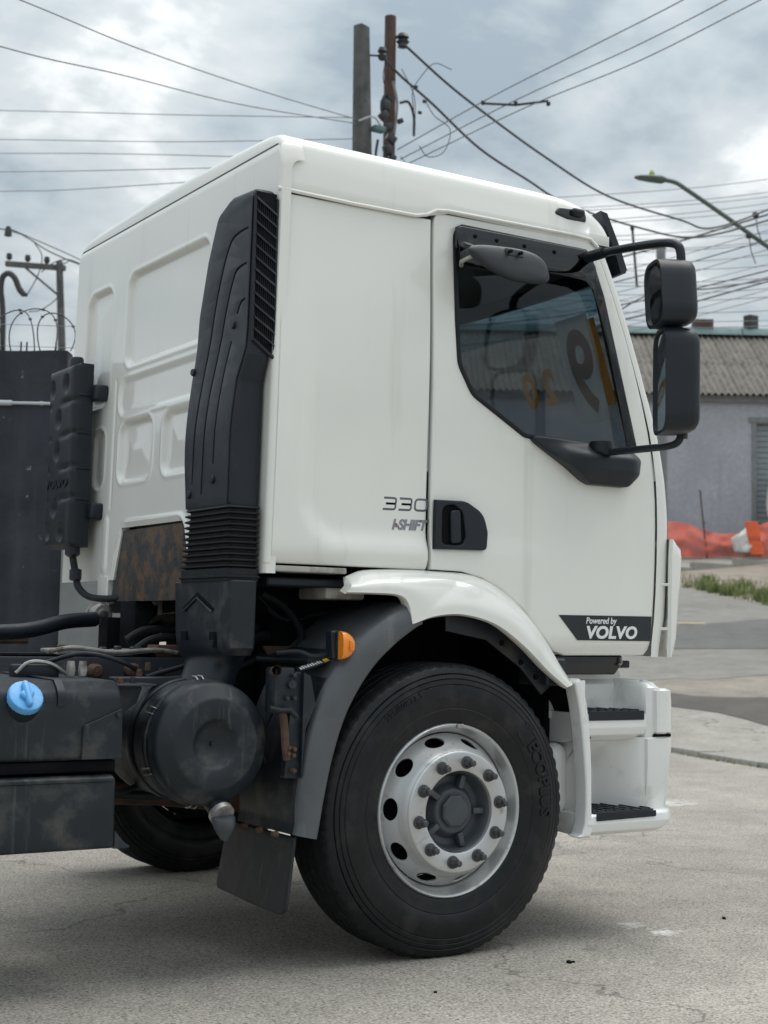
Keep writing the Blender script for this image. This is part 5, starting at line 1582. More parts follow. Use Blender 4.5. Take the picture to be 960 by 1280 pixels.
# cab mount bushing and stay tube
link('cab_mount', revolve([(0.0001, -0.035), (0.020, -0.036), (0.022, -0.030), (0.036, -0.030), (0.045, -0.020), (0.045, 0.05), (0.036, 0.06), (0.0001, 0.06)], 28, 'y', (-0.745, 1.46, 1.172)), 'alu_dirty', truck)
link('mount_bolt', revolve([(0.0001, -0.05), (0.014, -0.048), (0.014, -0.03)], 10, 'y', (-0.745, 1.46, 1.172)), 'nut', truck)
link('mount_stand', join(rbox((-0.70, 1.42, 1.06), (0.10, 0.10, 0.20), 0.01, 2), rbox((-0.66, 1.25, 1.12), (0.12, 0.16, 0.22), 0.02, 2)), 'dark_void', truck)
link('stay_tube', tube(catmull([(-2.2, 1.3, 1.085), (-1.5, 1.3, 1.088), (-1.22, 1.3, 1.092), (-1.08, 1.3, 1.105), (-0.94, 1.33, 1.138), (-0.80, 1.38, 1.150)], 6), 0.030, 16), 'black', truck, smooth=60)
link('rear_axle', tube([(-3.75, 0.28, 0.505), (-3.75, 2.04, 0.505)], 0.10, 16), 'dark_void', truck)
link('orange_tube', tube([(-1.9, 1.6, 1.06), (-1.0, 1.6, 1.062)], 0.020, 10), 'axle', truck)
# clutter lying on the frame: valve plates, hoses
pl = link('valve_plate', panel(arc_corners([(-1.16, 0.80), (-0.66, 0.82), (-0.62, 1.10), (-1.12, 1.10)], 3), lambda u, v, w: Vector((u, v, 1.022 + w + 0.006 * math.sin(u * 22))), 0.012, 0.002, cuts_u=frange(-1.1, -.66, 14)), 'alu_dirty', truck)
for k in range(7):
    x = -1.12 + 0.07 * k
    link('clutter_clip', rbox((x, 0.83 + random.uniform(0, .05), 1.04), (random.uniform(.02, .05), .03, random.uniform(.012, .03)), 0.004, 1), random.choice(['alu_dirty', 'rust', 'rail']), pl)
link('ribbed_casting', rbox((-0.70, 0.86, 1.035), (0.15, 0.10, 0.045), 0.006, 2), 'rust', pl)
link('flat_hose', tube(catmull([(-1.20, 0.80, 1.03), (-1.10, 0.80, 1.045), (-0.95, 0.80, 1.03), (-0.80, 0.79, 1.04), (-0.70, 0.80, 1.03)], 4), 0.008, 8), 'alu_dirty', pl)
for dz_, y in ((0.0, 0.95), (0.03, 1.05)):
    link('air_hose', tube(catmull([(-0.80, y, 1.04 + dz_), (-0.74, y, 1.075 + dz_), (-0.66, y, 1.085 + dz_), (-0.45, y, 1.08 + dz_)], 4), 0.016, 10), 'rubber', truck)
link('foil_shield', pyd([(-0.70, 1.0, 1.17), (-0.45, 1.0, 1.20), (-0.42, 1.25, 1.13), (-0.66, 1.25, 1.10), (-0.55, 1.12, 1.19)], [(0, 1, 4), (1, 2, 4), (2, 3, 4), (3, 0, 4)]), 'alu_dirty', truck, smooth=0)
link('hanging_block', rbox((-0.62, 1.22, 1.20), (0.05, 0.10, 0.10), 0.01, 2), 'alu_dirty', truck)

# --- slim coolant reservoir on the far rear corner
rv = empty('reservoir', (-0.80, 1.75, 1.45)); rv.parent = truck
RV = Matrix.Translation((0.80, -1.75, -1.45))
def L6(name, me, m, smooth=40):
    for v in me.vertices: v.co.y = 1.60 + (v.co.y - 1.735) * 1.42; v.co.x += 0.01
    o = link(name, me, m, rv, smooth=smooth)
    o.matrix_parent_inverse = RV
    return o
def res_face():
    """moulded rear face with dimples and cross grooves"""
    y0, y1, z0, z1 = 1.735, 1.955, 1.450, 2.225
    rows = []
    dim = [(1.915, 2.135), (1.80, 2.145), (1.855, 2.00), (1.86, 1.86), (1.87, 1.62), (1.92, 1.52), (1.81, 1.51)]
    gz = [2.07, 1.93, 1.79, 1.66]
    for z in frange(z0, z1, 80):
        row = []
        for y in frange(y0, y1, 34):
            ed = min(y - y0, y1 - y, z - z0, z1 - z)
            d = 0.030 - math.sqrt(max(0, 0.030 ** 2 - max(0, 0.030 - ed) ** 2))
            for (a, b) in dim:
                rr_ = math.hypot((y - a) / 0.85, (z - b) / 1.25)
                d += 0.022 * (1 - sstep(0.010, 0.034, rr_))
            for g_ in gz:
                d += 0.010 * math.exp(-((z - g_ + 0.08 * (y - 1.74)) / 0.009) ** 2) * sstep(1.86, 1.80, y)
                d += 0.006 * math.exp(-((z - g_ + 0.01) / 0.007) ** 2) * sstep(1.90, 1.93, y)
            row.append(Vector((-0.852 + d, y, z)))
        rows.append(row)
    bm = bmesh.new()
    g_ = [[bm.verts.new(p) for p in r] for r in rows]
    for A, B in zip(g_, g_[1:]):
        for k in range(len(A) - 1):
            bm.faces.new((A[k], A[k + 1], B[k + 1], B[k]))
    be = [e for e in bm.edges if e.is_boundary]
    r = bmesh.ops.extrude_edge_only(bm, edges=be)
    vs_ = [q_ for q_ in r['geom'] if isinstance(q_, bmesh.types.BMVert)]
    for q_ in vs_: q_.co.x = -0.765
    be = [e for e in bm.edges if e.is_boundary]
    bmesh.ops.holes_fill(bm, edges=be)
    return from_bm(bm)
L6('tank_shell', res_face(), 'black', 50)
for z in (2.09, 1.93, 1.78, 1.65):
    L6('side_groove', rbox((-0.800, 1.7345, z), (0.06, 0.006, 0.010), 0.002, 1), 'black')
L6('embossed_name', text('VOLVO', 0.050, lambda u, v, w: Vector((-0.8525 - w, 1.94 - u, 1.705 + v)), 0.004, 0.001, 0, 1.1), 'black', 0)
for z in (2.10, 1.60):
    L6('bracket', rbox((-0.745, 1.72, z), (0.06, 0.05, 0.07), 0.012, 3), 'black')
L6('filler', revolve([(0.0001, 0.03), (0.025, 0.03), (0.03, 0.02), (0.03, -0.02)], 20, 'z', (-0.81, 1.80, 2.23)), 'black')
L6('outlet', revolve([(0.03, 0.03), (0.03, -0.02), (0.018, -0.03), (0.0001, -0.03)], 18, 'z', (-0.81, 1.775, 1.44)), 'black')
L6('hose', tube(catmull([(-0.81, 1.775, 1.42), (-0.805, 1.765, 1.37), (-0.80, 1.755, 1.32), (-0.795, 1.74, 1.28), (-0.775, 1.70, 1.245), (-0.745, 1.63, 1.235), (-0.71, 1.56, 1.24)], 5), 0.014, 10), 'rubber')
L6('hose_joint', revolve([(0.017, -0.025), (0.024, -0.02), (0.024, 0.02), (0.017, 0.025)], 14, 'z', (-0.802, 1.758, 1.335)), 'black')

# --- hoses, cables, straps and fixings along the frame
for k, (pts, r_, m_) in enumerate((
    ([(-1.9, 0.70, 0.93), (-1.3, 0.69, 0.94), (-1.05, 0.66, 0.90), (-0.85, 0.64, 0.93), (-0.55, 0.60, 0.98), (-0.40, 0.50, 1.10)], 0.012, 'rubber'),
    ([(-1.9, 0.69, 0.90), (-1.35, 0.68, 0.90), (-1.10, 0.60, 0.86), (-0.95, 0.50, 0.95), (-0.75, 0.46, 1.02), (-0.60, 0.44, 1.16)], 0.009, 'rubber'),
    ([(-1.30, 0.60, 0.99), (-1.18, 0.50, 1.03), (-1.05, 0.46, 1.00), (-0.95, 0.48, 0.94)], 0.008, 'black'),
    ([(-0.62, 0.30, 0.72), (-0.70, 0.34, 0.62), (-0.82, 0.42, 0.56), (-1.0, 0.50, 0.55), (-1.2, 0.55, 0.58)], 0.016, 'rubber'),
    ([(-1.24, 0.30, 0.62), (-1.10, 0.36, 0.58), (-0.98, 0.42, 0.60), (-0.80, 0.46, 0.66)], 0.010, 'rubber'),
    ([(-0.56, 0.10, 0.96), (-0.62, 0.12, 0.91), (-0.66, 0.13, 0.84), (-0.69, 0.14, 0.76), (-0.66, 0.16, 0.68)], 0.007, 'rubber'),
    ([(-0.62, 0.30, 1.25), (-0.50, 0.34, 1.20), (-0.42, 0.36, 1.10), (-0.46, 0.38, 1.00)], 0.014, 'rubber'),
    ([(-0.55, 0.46, 1.24), (-0.44, 0.46, 1.16), (-0.30, 0.46, 1.18), (-0.15, 0.46, 1.22)], 0.011, 'rail'))):
    link('cable', tube(catmull(pts, 6), r_, 8), m_, truck, smooth=60)
for x in (-1.30, -1.26):
    link('pipe_union', revolve([(0.0001, -0.03), (0.012, -0.028), (0.016, -0.01), (0.012, 0.02)], 8, 'z', (x, 0.30, 0.99)), 'alu_dirty', truck)
for x, y, z, m_ in ((-1.17, 0.20, 0.945, 'rust'), (-1.12, 0.22, 0.948, 'rail'), (-1.20, 0.20, 0.92, 'rust'), (-1.19, 0.19, 0.76, 'rail'), (-1.05, 0.33, 0.97, 'rust'), (-0.99, 0.40, 0.99, 'rust')):
    link('bracket_bolt', revolve([(0.0001, 0.014), (0.009, 0.013), (0.011, 0.0), (0.011, -0.012)], 8, 'z', (x, y, z)), m_, truck)
# small print on the tank
lbl = link('tank_label', panel(rrect(-1.475, -1.445, 0.893, 0.900, .001), side(0.0505), 0.0012, 0.0002), 'sticker', truck, smooth=0)
# fixings of the step unit and the flare
for x, z in ((0.36, 1.02), (0.43, 0.965), (0.27, 1.09)):
    link('liner_clip', revolve([(0.0001, -0.006), (0.010, -0.005), (0.012, 0.004)], 12, 'y', (x, 0.090, z)), 'dark_void', truck)

# ------------------------------------------------------------------ background
MT['navy'] = mat('navy_wall_paint', (0.024, 0.028, 0.038), 0.75, var=0.4, vscale=2.5, bump=0.5, bscale=22, dirt=((0.22, 0.22, 0.22), 0.655, 0.70, 13), streak=((0.045, 0.048, 0.055), 0.5, 0.75, 6), rvar=0.1)
MT['post_grey'] = mat('grey_render', (0.22, 0.23, 0.23), 0.85, var=0.15, vscale=4, bump=0.2, bscale=40)
MT['galv'] = mat('galvanised_pipe', (0.50, 0.52, 0.54), 0.45, metal=0.3, var=0.1)
MT['wire'] = mat('dark_cable', (0.045, 0.045, 0.05), 0.6, var=0.1)
MT['wire_grey'] = mat('grey_aluminium_wire', (0.22, 0.225, 0.235), 0.5, var=0.1)
MT['pole_conc'] = mat('weathered_concrete_pole', (0.115, 0.115, 0.115), 0.9, var=0.3, vscale=5, bump=0.4, bscale=30, dirt=((0.06, 0.06, 0.06), 0.5, 0.7, 4))
MT['pole_brown'] = mat('brown_timber_pole', (0.105, 0.062, 0.050), 0.85, var=0.25, vscale=6, bump=0.4, bscale=40, streak=((0.05, 0.032, 0.028), 0.5, 0.7, 14))
MT['insul'] = mat('dark_insulator', (0.03, 0.033, 0.035), 0.3, var=0.15)
MT['teal'] = mat('weathered_teal_trim', (0.10, 0.17, 0.17), 0.7, var=0.15)
MT['lamp_grey'] = mat('street_lamp_paint', (0.10, 0.125, 0.11), 0.5, var=0.15)
MT['photocell'] = mat('green_photocell', (0.30, 0.42, 0.08), 0.4, var=0.1)
MT['lav'] = mat('lavender_wall_render', (0.43, 0.435, 0.475), 0.9, var=0.10, vscale=1.2, bump=0.6, bscale=14, dirt=((0.35, 0.355, 0.385), 0.42, 0.72, 9), streak=((0.28, 0.275, 0.29), 0.5, 0.8, 2.5))
MT['fibre'] = mat('fibre_cement_roof', (0.185, 0.165, 0.14), 0.9, var=0.18, vscale=1.4, streak=((0.11, 0.10, 0.09), 0.48, 0.62, 6), dirt=((0.25, 0.23, 0.20), 0.55, 0.7, 2))
MT['shutter'] = mat('grey_roller_shutter', (0.27, 0.30, 0.32), 0.55, var=0.1)
MT['netorange'] = mat('orange_safety_net', (0.62, 0.10, 0.05), 0.7, var=0.2, vscale=3)
MT['tarp'] = mat('orange_barrier_plastic', (0.80, 0.13, 0.04), 0.5, var=0.1)
MT['bag'] = mat('white_rubble_bag', (0.66, 0.64, 0.60), 0.8, var=0.12, vscale=4)
MT['leaf'] = mat('grass_blade', (0.17, 0.205, 0.065), 0.7, var=0.45, vscale=2)

# --- dark yard wall on the left with conduit and razor wire
WA = Vector((-6.0, 9.39)); WB = Vector((0.47, 5.27))
wdir = (WB - WA).normalized(); wnr = Vector((wdir.y, -wdir.x))     # towards the camera
if wnr.y > 0: wnr = -wnr
def wall_pt(s, off, z):       # s metres back from the right end
    p = WB - wdir * s + wnr * off
    return Vector((p.x, p.y, z))
ws_ = []
wl = (WB - WA).length
for s in frange(0, wl, 60):
    t = 2.985 + 0.010 * mnoise.noise(Vector((s * 4, 1.3, 0)))
    ws_.append([wall_pt(s, 0, -0.1), wall_pt(s, 0, t), wall_pt(s, -0.16, t), wall_pt(s, -0.16, -0.1)])
yw = link('yard_wall', loft(ws_), 'navy', None, smooth=30)
tag(yw, 'dark navy painted yard wall behind the truck at the left', 'wall')
gp = link('gate_post', rbox((0, 0, 0), (0.55, 0.20, 2.75), 0.015, 2), 'post_grey')
c = WB + wdir * 0.30
gp.location = (c.x, c.y, 1.30); gp.rotation_euler = (0, 0, math.atan2(wdir.y, wdir.x))
tag(gp, 'plain grey rendered gate post at the end of the navy wall', 'post')
cn_ = empty('conduit_pipe', wall_pt(0.0, 0.02, 2.615))
tag(cn_, 'thin pale conduit pipe running along the navy wall', 'pipe')
def rel(o, pts): return [Vector(p) - o.location for p in pts]
link('pipe', tube(rel(cn_, [wall_pt(0.05, 0.02, 2.62), wall_pt(6.5, 0.02, 2.62)]), 0.011, 10), 'galv', cn_)
link('coupling', tube(rel(cn_, [wall_pt(0.36, 0.02, 2.62), wall_pt(0.46, 0.02, 2.62)]), 0.019, 10), 'galv', cn_)
for s in (0.15, 1.4):
    link('pipe_clip', tube(rel(cn_, [wall_pt(s, 0.02, 2.62), wall_pt(s + .02, 0.02, 2.62)]), 0.015, 8), 'galv', cn_)
# razor wire: loose loops along the wall top, on short stakes
rz = empty('razor_wire', wall_pt(0.0, -0.08, 2.98))
tag(rz, 'loose coil of razor wire looping above the navy wall', 'razor wire')
for k, (s, r_, h) in enumerate(((0.10, 0.20, 0.06), (0.24, 0.26, 0.05), (0.40, 0.28, 0.02), (0.62, 0.25, 0.05), (0.86, 0.28, 0.03), (1.12, 0.26, 0.05), (1.4, 0.28, 0.03))):
    pts = []
    for a in frange(-0.35, PI + 0.35, 26):
        pts.append(wall_pt(s + r_ * math.cos(a) * 0.62, -0.08 + 0.10 * math.sin(a * 2 + k), 3.0 + h + r_ * math.sin(a) * 1.0))
    link('wire_loop', tube(rel(rz, pts), 0.0045, 5), 'wire', rz)
    for a in (0.9, 1.7, 2.4):
        p = wall_pt(s + r_ * math.cos(a) * 0.62, -0.08 + 0.10 * math.sin(a * 2 + k), 3.0 + h + r_ * math.sin(a))
        link('barb', rbox(p - rz.location, (0.022, 0.012, 0.018), 0.004, 1), 'wire', rz)
for s in (0.10, 0.30, 0.34, 1.0):
    link('stake', tube(rel(rz, [wall_pt(s, -0.08, 2.97), wall_pt(s, -0.08, 3.06)]), 0.006, 6), 'wire', rz)
for z in (3.17, 3.02):
    link('strand', tube(rel(rz, [wall_pt(-0.5, -0.08, z), wall_pt(1.5, -0.08, z + 0.02), wall_pt(4, -0.08, z)]), 0.0022, 4), 'wire_grey', rz)

# --- utility poles
def pole_square(name, base, top_z, w0, w1, m, label, lean=(0, 0)):
    o = empty(name, base)
    tag(o, label, 'utility pole')
    h = top_z - base[2]
    rows = []
    for k in range(9):
        t = k / 8
        w = w0 + (w1 - w0) * t
        rows.append([Vector((lean[0] * t + p.x, lean[1] * t + p.y, h * t)) for p in [Matrix.Rotation(R(20), 2) @ q for q in rrect(-w / 2, w / 2, -w / 2 * .8, w / 2 * .8, 0.02, 2)]])
    link('shaft', loft(rows), m, o, smooth=35)
    return o
p1 = pole_square('concrete_pole', (5.55, 9.50, H(5.55, 9.5) - 0.3), 7.70, 0.34, 0.150, 'pole_conc', 'dark square concrete utility pole rising behind the cab roof', (-0.50, -0.45))
p2 = empty('timber_pole', (5.72, 9.40, H(5.72, 9.4) - 0.3))
tag(p2, 'brown round timber pole right beside the concrete pole', 'utility pole')
rows = []
for k in range(9):
    t = k / 8; r_ = 0.085 - 0.020 * t
    rows.append([Vector((-0.14 * t + r_ * math.cos(a), -0.10 * t + r_ * math.sin(a), 8.2 * t)) for a in frange(0, 2 * PI, 17)[:-1]])
link('shaft', loft(rows), 'pole_brown', p2, smooth=50)
def at2(x, y, z): return Vector((x, y, z)) - p2.location
link('insulator', revolve([(0.0001, 0.10), (0.05, 0.09), (0.07, 0.05), (0.045, 0.03), (0.075, 0.0), (0.05, -0.03), (0.06, -0.06), (0.0001, -0.08)], 16, 'z', at2(5.70, 9.22, 7.74)), 'insul', p2)
link('clamp', tube([at2(5.60, 9.28, 7.78), at2(5.72, 9.21, 7.82)], 0.02, 8), 'insul', p2)
# junction gear, loops and clamps between the poles
for k, (x, z, r_) in enumerate(((5.42, 6.92, 0.06), (5.40, 6.80, 0.055), (5.46, 6.68, 0.05), (5.50, 6.55, 0.06), (5.46, 6.42, 0.055), (5.52, 6.33, 0.05), (5.62, 6.78, 0.035), (5.44, 7.0, 0.03))):
    link('connector_box', rbox(at2(x, 9.12, z), (r_ * 1.6, r_ * 1.4, r_ * 1.9), 0.012, 2, Matrix.Rotation(k * .7, 3, 'Y')), 'insul', p2)
loops = [[(5.44, 9.1, 6.6), (5.36, 9.1, 6.85), (5.40, 9.1, 7.02), (5.50, 9.1, 6.98)], [(5.60, 9.1, 6.98), (5.70, 9.08, 7.0), (5.76, 9.06, 6.85), (5.76, 9.05, 6.62)],
         [(5.32, 9.1, 6.5), (5.30, 9.1, 6.3), (5.40, 9.1, 6.2), (5.50, 9.1, 6.35)], [(5.50, 9.1, 7.2), (5.55, 9.08, 6.95), (5.52, 9.08, 6.6)]]
for lp in loops:
    link('cable_loop', tube(rel(p2, catmull([Vector(q_) for q_ in lp], 5)), 0.016, 6), 'insul' if lp is not loops[3] else 'wire_grey', p2)
thin = [[(5.40, 9.08, 7.46), (5.36, 9.08, 7.2), (5.44, 9.08, 6.98)], [(5.60, 9.08, 7.36), (5.72, 9.0, 7.05), (5.74, 9.0, 6.7)], [(6.15, 8.9, 7.42), (5.95, 8.95, 7.46), (5.80, 9.0, 7.28), (5.70, 9.0, 7.10), (5.72, 9.0, 6.88)],
        [(5.88, 9.0, 7.02), (6.0, 9.0, 6.88), (6.18, 8.95, 6.75), (6.10, 8.95, 6.48), (5.92, 9.0, 6.40), (5.80, 9.0, 6.5)]]
for lp in thin:
    link('drop_wire', tube(rel(p2, catmull([Vector(q_) for q_ in lp], 5)), 0.005, 5), 'wire', p2)
for q_ in ((5.86, 9.0, 7.02), (5.74, 9.0, 7.16), (5.80, 9.0, 6.88)):
    link('wire_clamp', rbox(at2(*q_), (0.045, 0.03, 0.035), 0.008, 2), 'insul', p2)
def at1(x, y, z): return Vector((x, y, z)) - p1.location
link('insulator', revolve([(0.0001, 0.08), (0.04, 0.07), (0.055, 0.03), (0.035, 0.01), (0.055, -0.02), (0.04, -0.06), (0.0001, -0.08)], 14, 'z', at1(5.28, 8.98, 7.42)), 'insul', p1)
link('insulator_pin', tube([at1(5.14, 9.05, 7.40), at1(5.28, 8.98, 7.40)], 0.012, 6), 'insul', p1)
link('clamp', rbox(at1(5.26, 9.0, 6.58), (0.14, 0.10, 0.06), 0.01, 2), 'teal', p1)
link('strap', tube(rel(p1, catmull([Vector(q_) for q_ in ((5.02, 9.02, 6.63), (5.15, 8.94, 6.68), (5.28, 8.98, 6.62))], 4)), 0.012, 6), 'galv', p1)

sp_ = empty('cross_arm_pole', (6.90, 22.5, H(6.9, 22.5) - 0.3))
tag(sp_, 'thin dark pole with a cross arm beyond the navy wall', 'utility pole')
link('shaft', tube(rel(sp_, [(6.90, 22.5, 1.0), (6.62, 22.42, 6.5), (6.50, 22.38, 8.05)]), [0.11, 0.075, 0.065], 12), 'pole_conc', sp_)
ca_ = link('cross_arm', rbox((0, 0, 0), (1.15, 0.10, 0.10), 0.01, 1), 'pole_conc', sp_)
ca_.location = Vector((6.12, 22.62, 7.95)) - sp_.location
ca_.rotation_euler = (0, 0.055, math.atan2(22.34 - 22.91, 6.55 - 5.64))
for t in (0.05, 0.38, 0.72):
    x, y = 5.64 + (6.55 - 5.64) * t, 22.91 + (22.34 - 22.91) * t
    link('insulator', revolve([(0.0001, 0.10), (0.05, 0.08), (0.06, 0.0), (0.03, -0.04)], 10, 'z', Vector((x, y, 8.10 - 0.08 * t)) - sp_.location), 'insul', sp_)
link('brace', tube(rel(sp_, [(5.95, 22.75, 7.93), (6.58, 22.4, 7.35)]), 0.02, 6), 'pole_conc', sp_)
hk = empty('hooked_pole', (3.90, 17.35, H(3.9, 17.35) - 0.3))
tag(hk, 'dark pole with a bent over top at the left edge', 'utility pole')
link('shaft', tube(rel(hk, catmull([Vector(q_) for q_ in ((3.90, 17.35, 0.4), (3.82, 17.2, 5.2), (3.74, 17.15, 6.15), (3.80, 17.10, 6.36), (3.90, 17.04, 6.31), (3.98, 17.01, 6.13), (4.05, 16.98, 6.05))], 6)), 0.045, 8), 'wire', hk)
for q_ in ((4.06, 16.97, 6.05), (4.0, 17.0, 6.12)):
    link('insulator', rbox(Vector(q_) - hk.location, (0.06, 0.06, 0.05), 0.01, 2), 'insul', hk)
iw = empty('strain_insulator', (3.80, 17.1, 7.0))
tag(iw, 'small dark insulator strung on wires at the far left', 'insulator')
link('body', revolve([(0.0001, 0.09), (0.035, 0.08), (0.05, 0.02), (0.06, -0.06), (0.0001, -0.08)], 12, 'z'), 'insul', iw)
link('strand', tube(rel(iw, catmull([Vector(q_) for q_ in ((2.8, 17.7, 7.05), (3.80, 17.1, 7.03), (4.35, 16.8, 6.72), (4.9, 16.5, 6.5), (5.6, 16.1, 6.45))], 4)), 0.010, 5), 'wire', iw)
link('strand', tube(rel(iw, catmull([Vector(q_) for q_ in ((3.80, 17.1, 7.06), (4.5, 16.75, 6.75), (5.0, 16.45, 6.52), (5.6, 16.1, 6.44))], 4)), 0.008, 5), 'wire', iw)
link('jumper', tube(rel(iw, catmull([Vector(q_) for q_ in ((4.15, 16.92, 6.85), (4.25, 16.85, 6.65), (4.2, 16.85, 6.35), (4.08, 16.95, 6.05))], 5)), 0.008, 5), 'wire', iw)
link('jumper', tube(rel(iw, catmull([Vector(q_) for q_ in ((4.25, 16.85, 6.40), (4.40, 16.75, 6.55), (4.6, 16.7, 6.62), (4.8, 16.6, 6.55))], 5)), 0.008, 5), 'wire', iw)
link('jumper', tube(rel(iw, catmull([Vector(q_) for q_ in ((4.62, 16.7, 6.6), (4.46, 16.75, 6.45), (4.52, 16.75, 6.1), (4.30, 16.85, 5.85), (4.12, 16.95, 5.80))], 5)), 0.008, 5), 'wire', iw)

# --- overhead wires: each one its own object
def wire(pts, r_, label, m='wire', group=None, sub=8):
    pts = [Vector(p) for p in pts]
    o = link('overhead_wire', tube(rel_at(pts[0], catmull(pts, sub)), r_ * 0.74, 6), m)
    o.location = pts[0]
    return tag(o, label, 'wire', group)
def rel_at(b, pts): return [p - b for p in pts]
wire([(-1.9, 4.72, 5.35), (0.36, 6.26, 5.79), (1.67, 7.18, 6.04), (3.45, 8.39, 6.44), (5.10, 9.10, 6.67)], 0.0075, 'topmost wire sloping from upper left down to the concrete pole', 'wire_grey')
wire([(-2.3, 4.55, 4.85), (0.25, 6.36, 5.44), (1.57, 7.27, 5.81), (3.32, 8.49, 6.29), (5.10, 9.10, 6.63)], 0.0075, 'second sloping wire from the left, just below the topmost one', 'wire_grey')
wire([(0.76, 17.65, 8.42), (2.67, 14.11, 7.75), (4.0, 11.54, 7.22), (5.08, 9.17, 6.72)], 0.007, 'highest of the level wires crossing the sky at left', 'wire_grey')
wire([(0.79, 17.67, 8.0), (2.7, 14.14, 7.38), (4.02, 11.56, 6.9), (5.11, 9.17, 6.49)], 0.007, 'second level wire crossing the sky at left', 'wire_grey')
wire([(0.8, 17.69, 7.79), (2.71, 14.15, 7.2), (3.54, 11.87, 6.74), (5.13, 9.18, 6.26)], 0.007, 'third level wire crossing the sky at left', 'wire_grey')
wire([(0.82, 17.7, 7.49), (2.72, 14.16, 6.96), (3.31, 12.04, 6.54), (5.14, 9.18, 6.21)], 0.007, 'fourth level wire crossing the sky at left', 'wire_grey')
wire([(0.84, 17.72, 7.19), (2.74, 14.18, 6.71), (3.17, 12.15, 6.32), (5.14, 9.19, 6.15)], 0.007, 'lowest level wire at left just above the cab roof edge', 'wire_grey')
wire([(5.71, 9.21, 7.71), (6.43, 9.37, 7.46), (7.13, 9.53, 7.28), (8.21, 9.81, 7.07), (9.7, 10.31, 6.95), (11.56, 10.89, 7.08), (12.67, 11.36, 7.25), (14.48, 11.92, 7.98), (16.48, 12.33, 8.94)], 0.020, 'thick black cable sagging from the timber pole top to the right')
wire([(5.27, 9.0, 7.42), (5.67, 9.20, 7.33), (6.29, 9.48, 7.23), (7.07, 9.61, 6.89), (8.06, 9.94, 6.77), (9.26, 10.6, 6.83), (11.09, 11.2, 6.95), (12.48, 11.49, 7.11), (14.49, 11.93, 7.81), (16.5, 12.35, 8.63)], 0.020, 'lower thick black cable sagging from the concrete pole to the right')
wire([(5.72, 9.32, 6.53), (6.03, 7.9, 6.8), (6.22, 6.58, 6.93), (6.07, 4.9, 6.86), (5.6, 2.6, 6.7)], 0.009, 'upper of three straight wires rising to the top right', 'wire_grey')
wire([(5.75, 9.31, 6.42), (6.25, 7.77, 6.77), (6.55, 6.37, 6.92), (6.37, 4.71, 6.85), (5.9, 2.5, 6.7)], 0.009, 'middle of three straight wires rising to the top right', 'wire_grey')
wire([(5.79, 9.29, 6.35), (6.32, 7.73, 6.68), (6.63, 6.33, 6.8), (6.61, 4.55, 6.84), (6.3, 2.4, 6.7)], 0.009, 'lower of three straight wires rising to the top right', 'wire_grey')
o = link('wire_spacer', tube([Vector((-0.30, 0.19, 0.0)), Vector((0, 0, -0.01)), Vector((0.29, -0.19, 0.04))], 0.014, 6), 'insul')
o.location = (6.27, 7.87, 6.74)
tag(o, 'dark spacer bar clipped across the three straight wires', 'wire spacer')
for s in (-1, 0, 1):
    link('spacer_clip', rbox((0.29 * s, -0.19 * s, 0.01), (0.04, 0.04, 0.05), 0.01, 1), 'insul', o)
wire([(5.75, 9.3, 6.45), (7.3, 10.6, 6.35), (9.5, 12.3, 6.25), (13.5, 15.5, 6.6)], 0.008, 'upper thin wire dropping from the poles behind the roof', 'wire_grey')
wire([(5.75, 9.3, 6.35), (7.2, 10.5, 6.20), (9.5, 12.3, 6.12), (13.5, 15.5, 6.4)], 0.008, 'lower thin wire dropping from the poles behind the roof', 'wire_grey')
BW = [[(12.59, 16.16, 7.38), (14.47, 14.9, 7.91), (16.34, 13.64, 8.62), (17.39, 12.93, 9.0)], [(12.9, 16.56, 7.28), (14.82, 15.29, 7.79), (16.73, 14.0, 8.48), (17.8, 13.28, 8.86)], [(13.22, 16.96, 7.21), (15.17, 15.67, 7.74), (17.11, 14.36, 8.44), (18.21, 13.62, 8.83)],
      [(13.53, 17.37, 7.11), (15.52, 16.05, 7.66), (17.5, 14.71, 8.4), (18.61, 13.96, 8.8)], [(13.83, 17.77, 7.13), (15.87, 16.43, 7.6), (17.89, 15.07, 8.26), (19.02, 14.31, 8.66)], [(14.14, 18.16, 7.17), (16.21, 16.8, 7.62), (18.27, 15.43, 8.26), (19.42, 14.65, 8.67)],
      [(14.45, 18.57, 7.03), (16.56, 17.18, 7.55), (18.65, 15.78, 8.26), (19.82, 14.99, 8.68)], [(14.76, 18.97, 7.02), (16.9, 17.55, 7.55), (19.03, 16.13, 8.29), (20.22, 15.32, 8.71)], [(15.07, 19.37, 7.0), (17.25, 17.93, 7.52), (19.41, 16.48, 8.24), (20.63, 15.66, 8.68)],
      [(15.38, 19.77, 6.97), (17.59, 18.31, 7.48), (19.79, 16.84, 8.2), (21.03, 16.01, 8.64)]]
for k, pts in enumerate(BW):
    pts = [Vector(p) for p in pts]
    ext = pts[0] + (pts[0] - pts[1]) * 2.2 + Vector((0, 0, 0.5))
    ex2 = pts[-1] + (pts[-1] - pts[-2]) * 2.0
    wire([ext] + pts + [ex2], (0.022, 0.010, 0.014, 0.010, 0.008, 0.018, 0.012, 0.022, 0.010, 0.010)[k], 'one of the many street wires crossing behind the door mirrors', 'wire' if k in (0, 2, 5, 7) else 'wire_grey', 'wires behind the mirrors')
for k in range(18):
    p0 = Vector((11.6, 14.6, 6.2 + 0.12 * k + 0.05 * math.sin(k * 3))); p1_ = Vector((18.4, 12.2, 6.8 + 0.17 * k + 0.1 * math.sin(k * 5)))
    mid = (p0 + p1_) / 2 - Vector((0, 0, 0.12))
    wire([p0, mid, p1_], 0.008, 'one of the many street wires crossing behind the door mirrors', 'wire_grey', 'wires behind the mirrors')
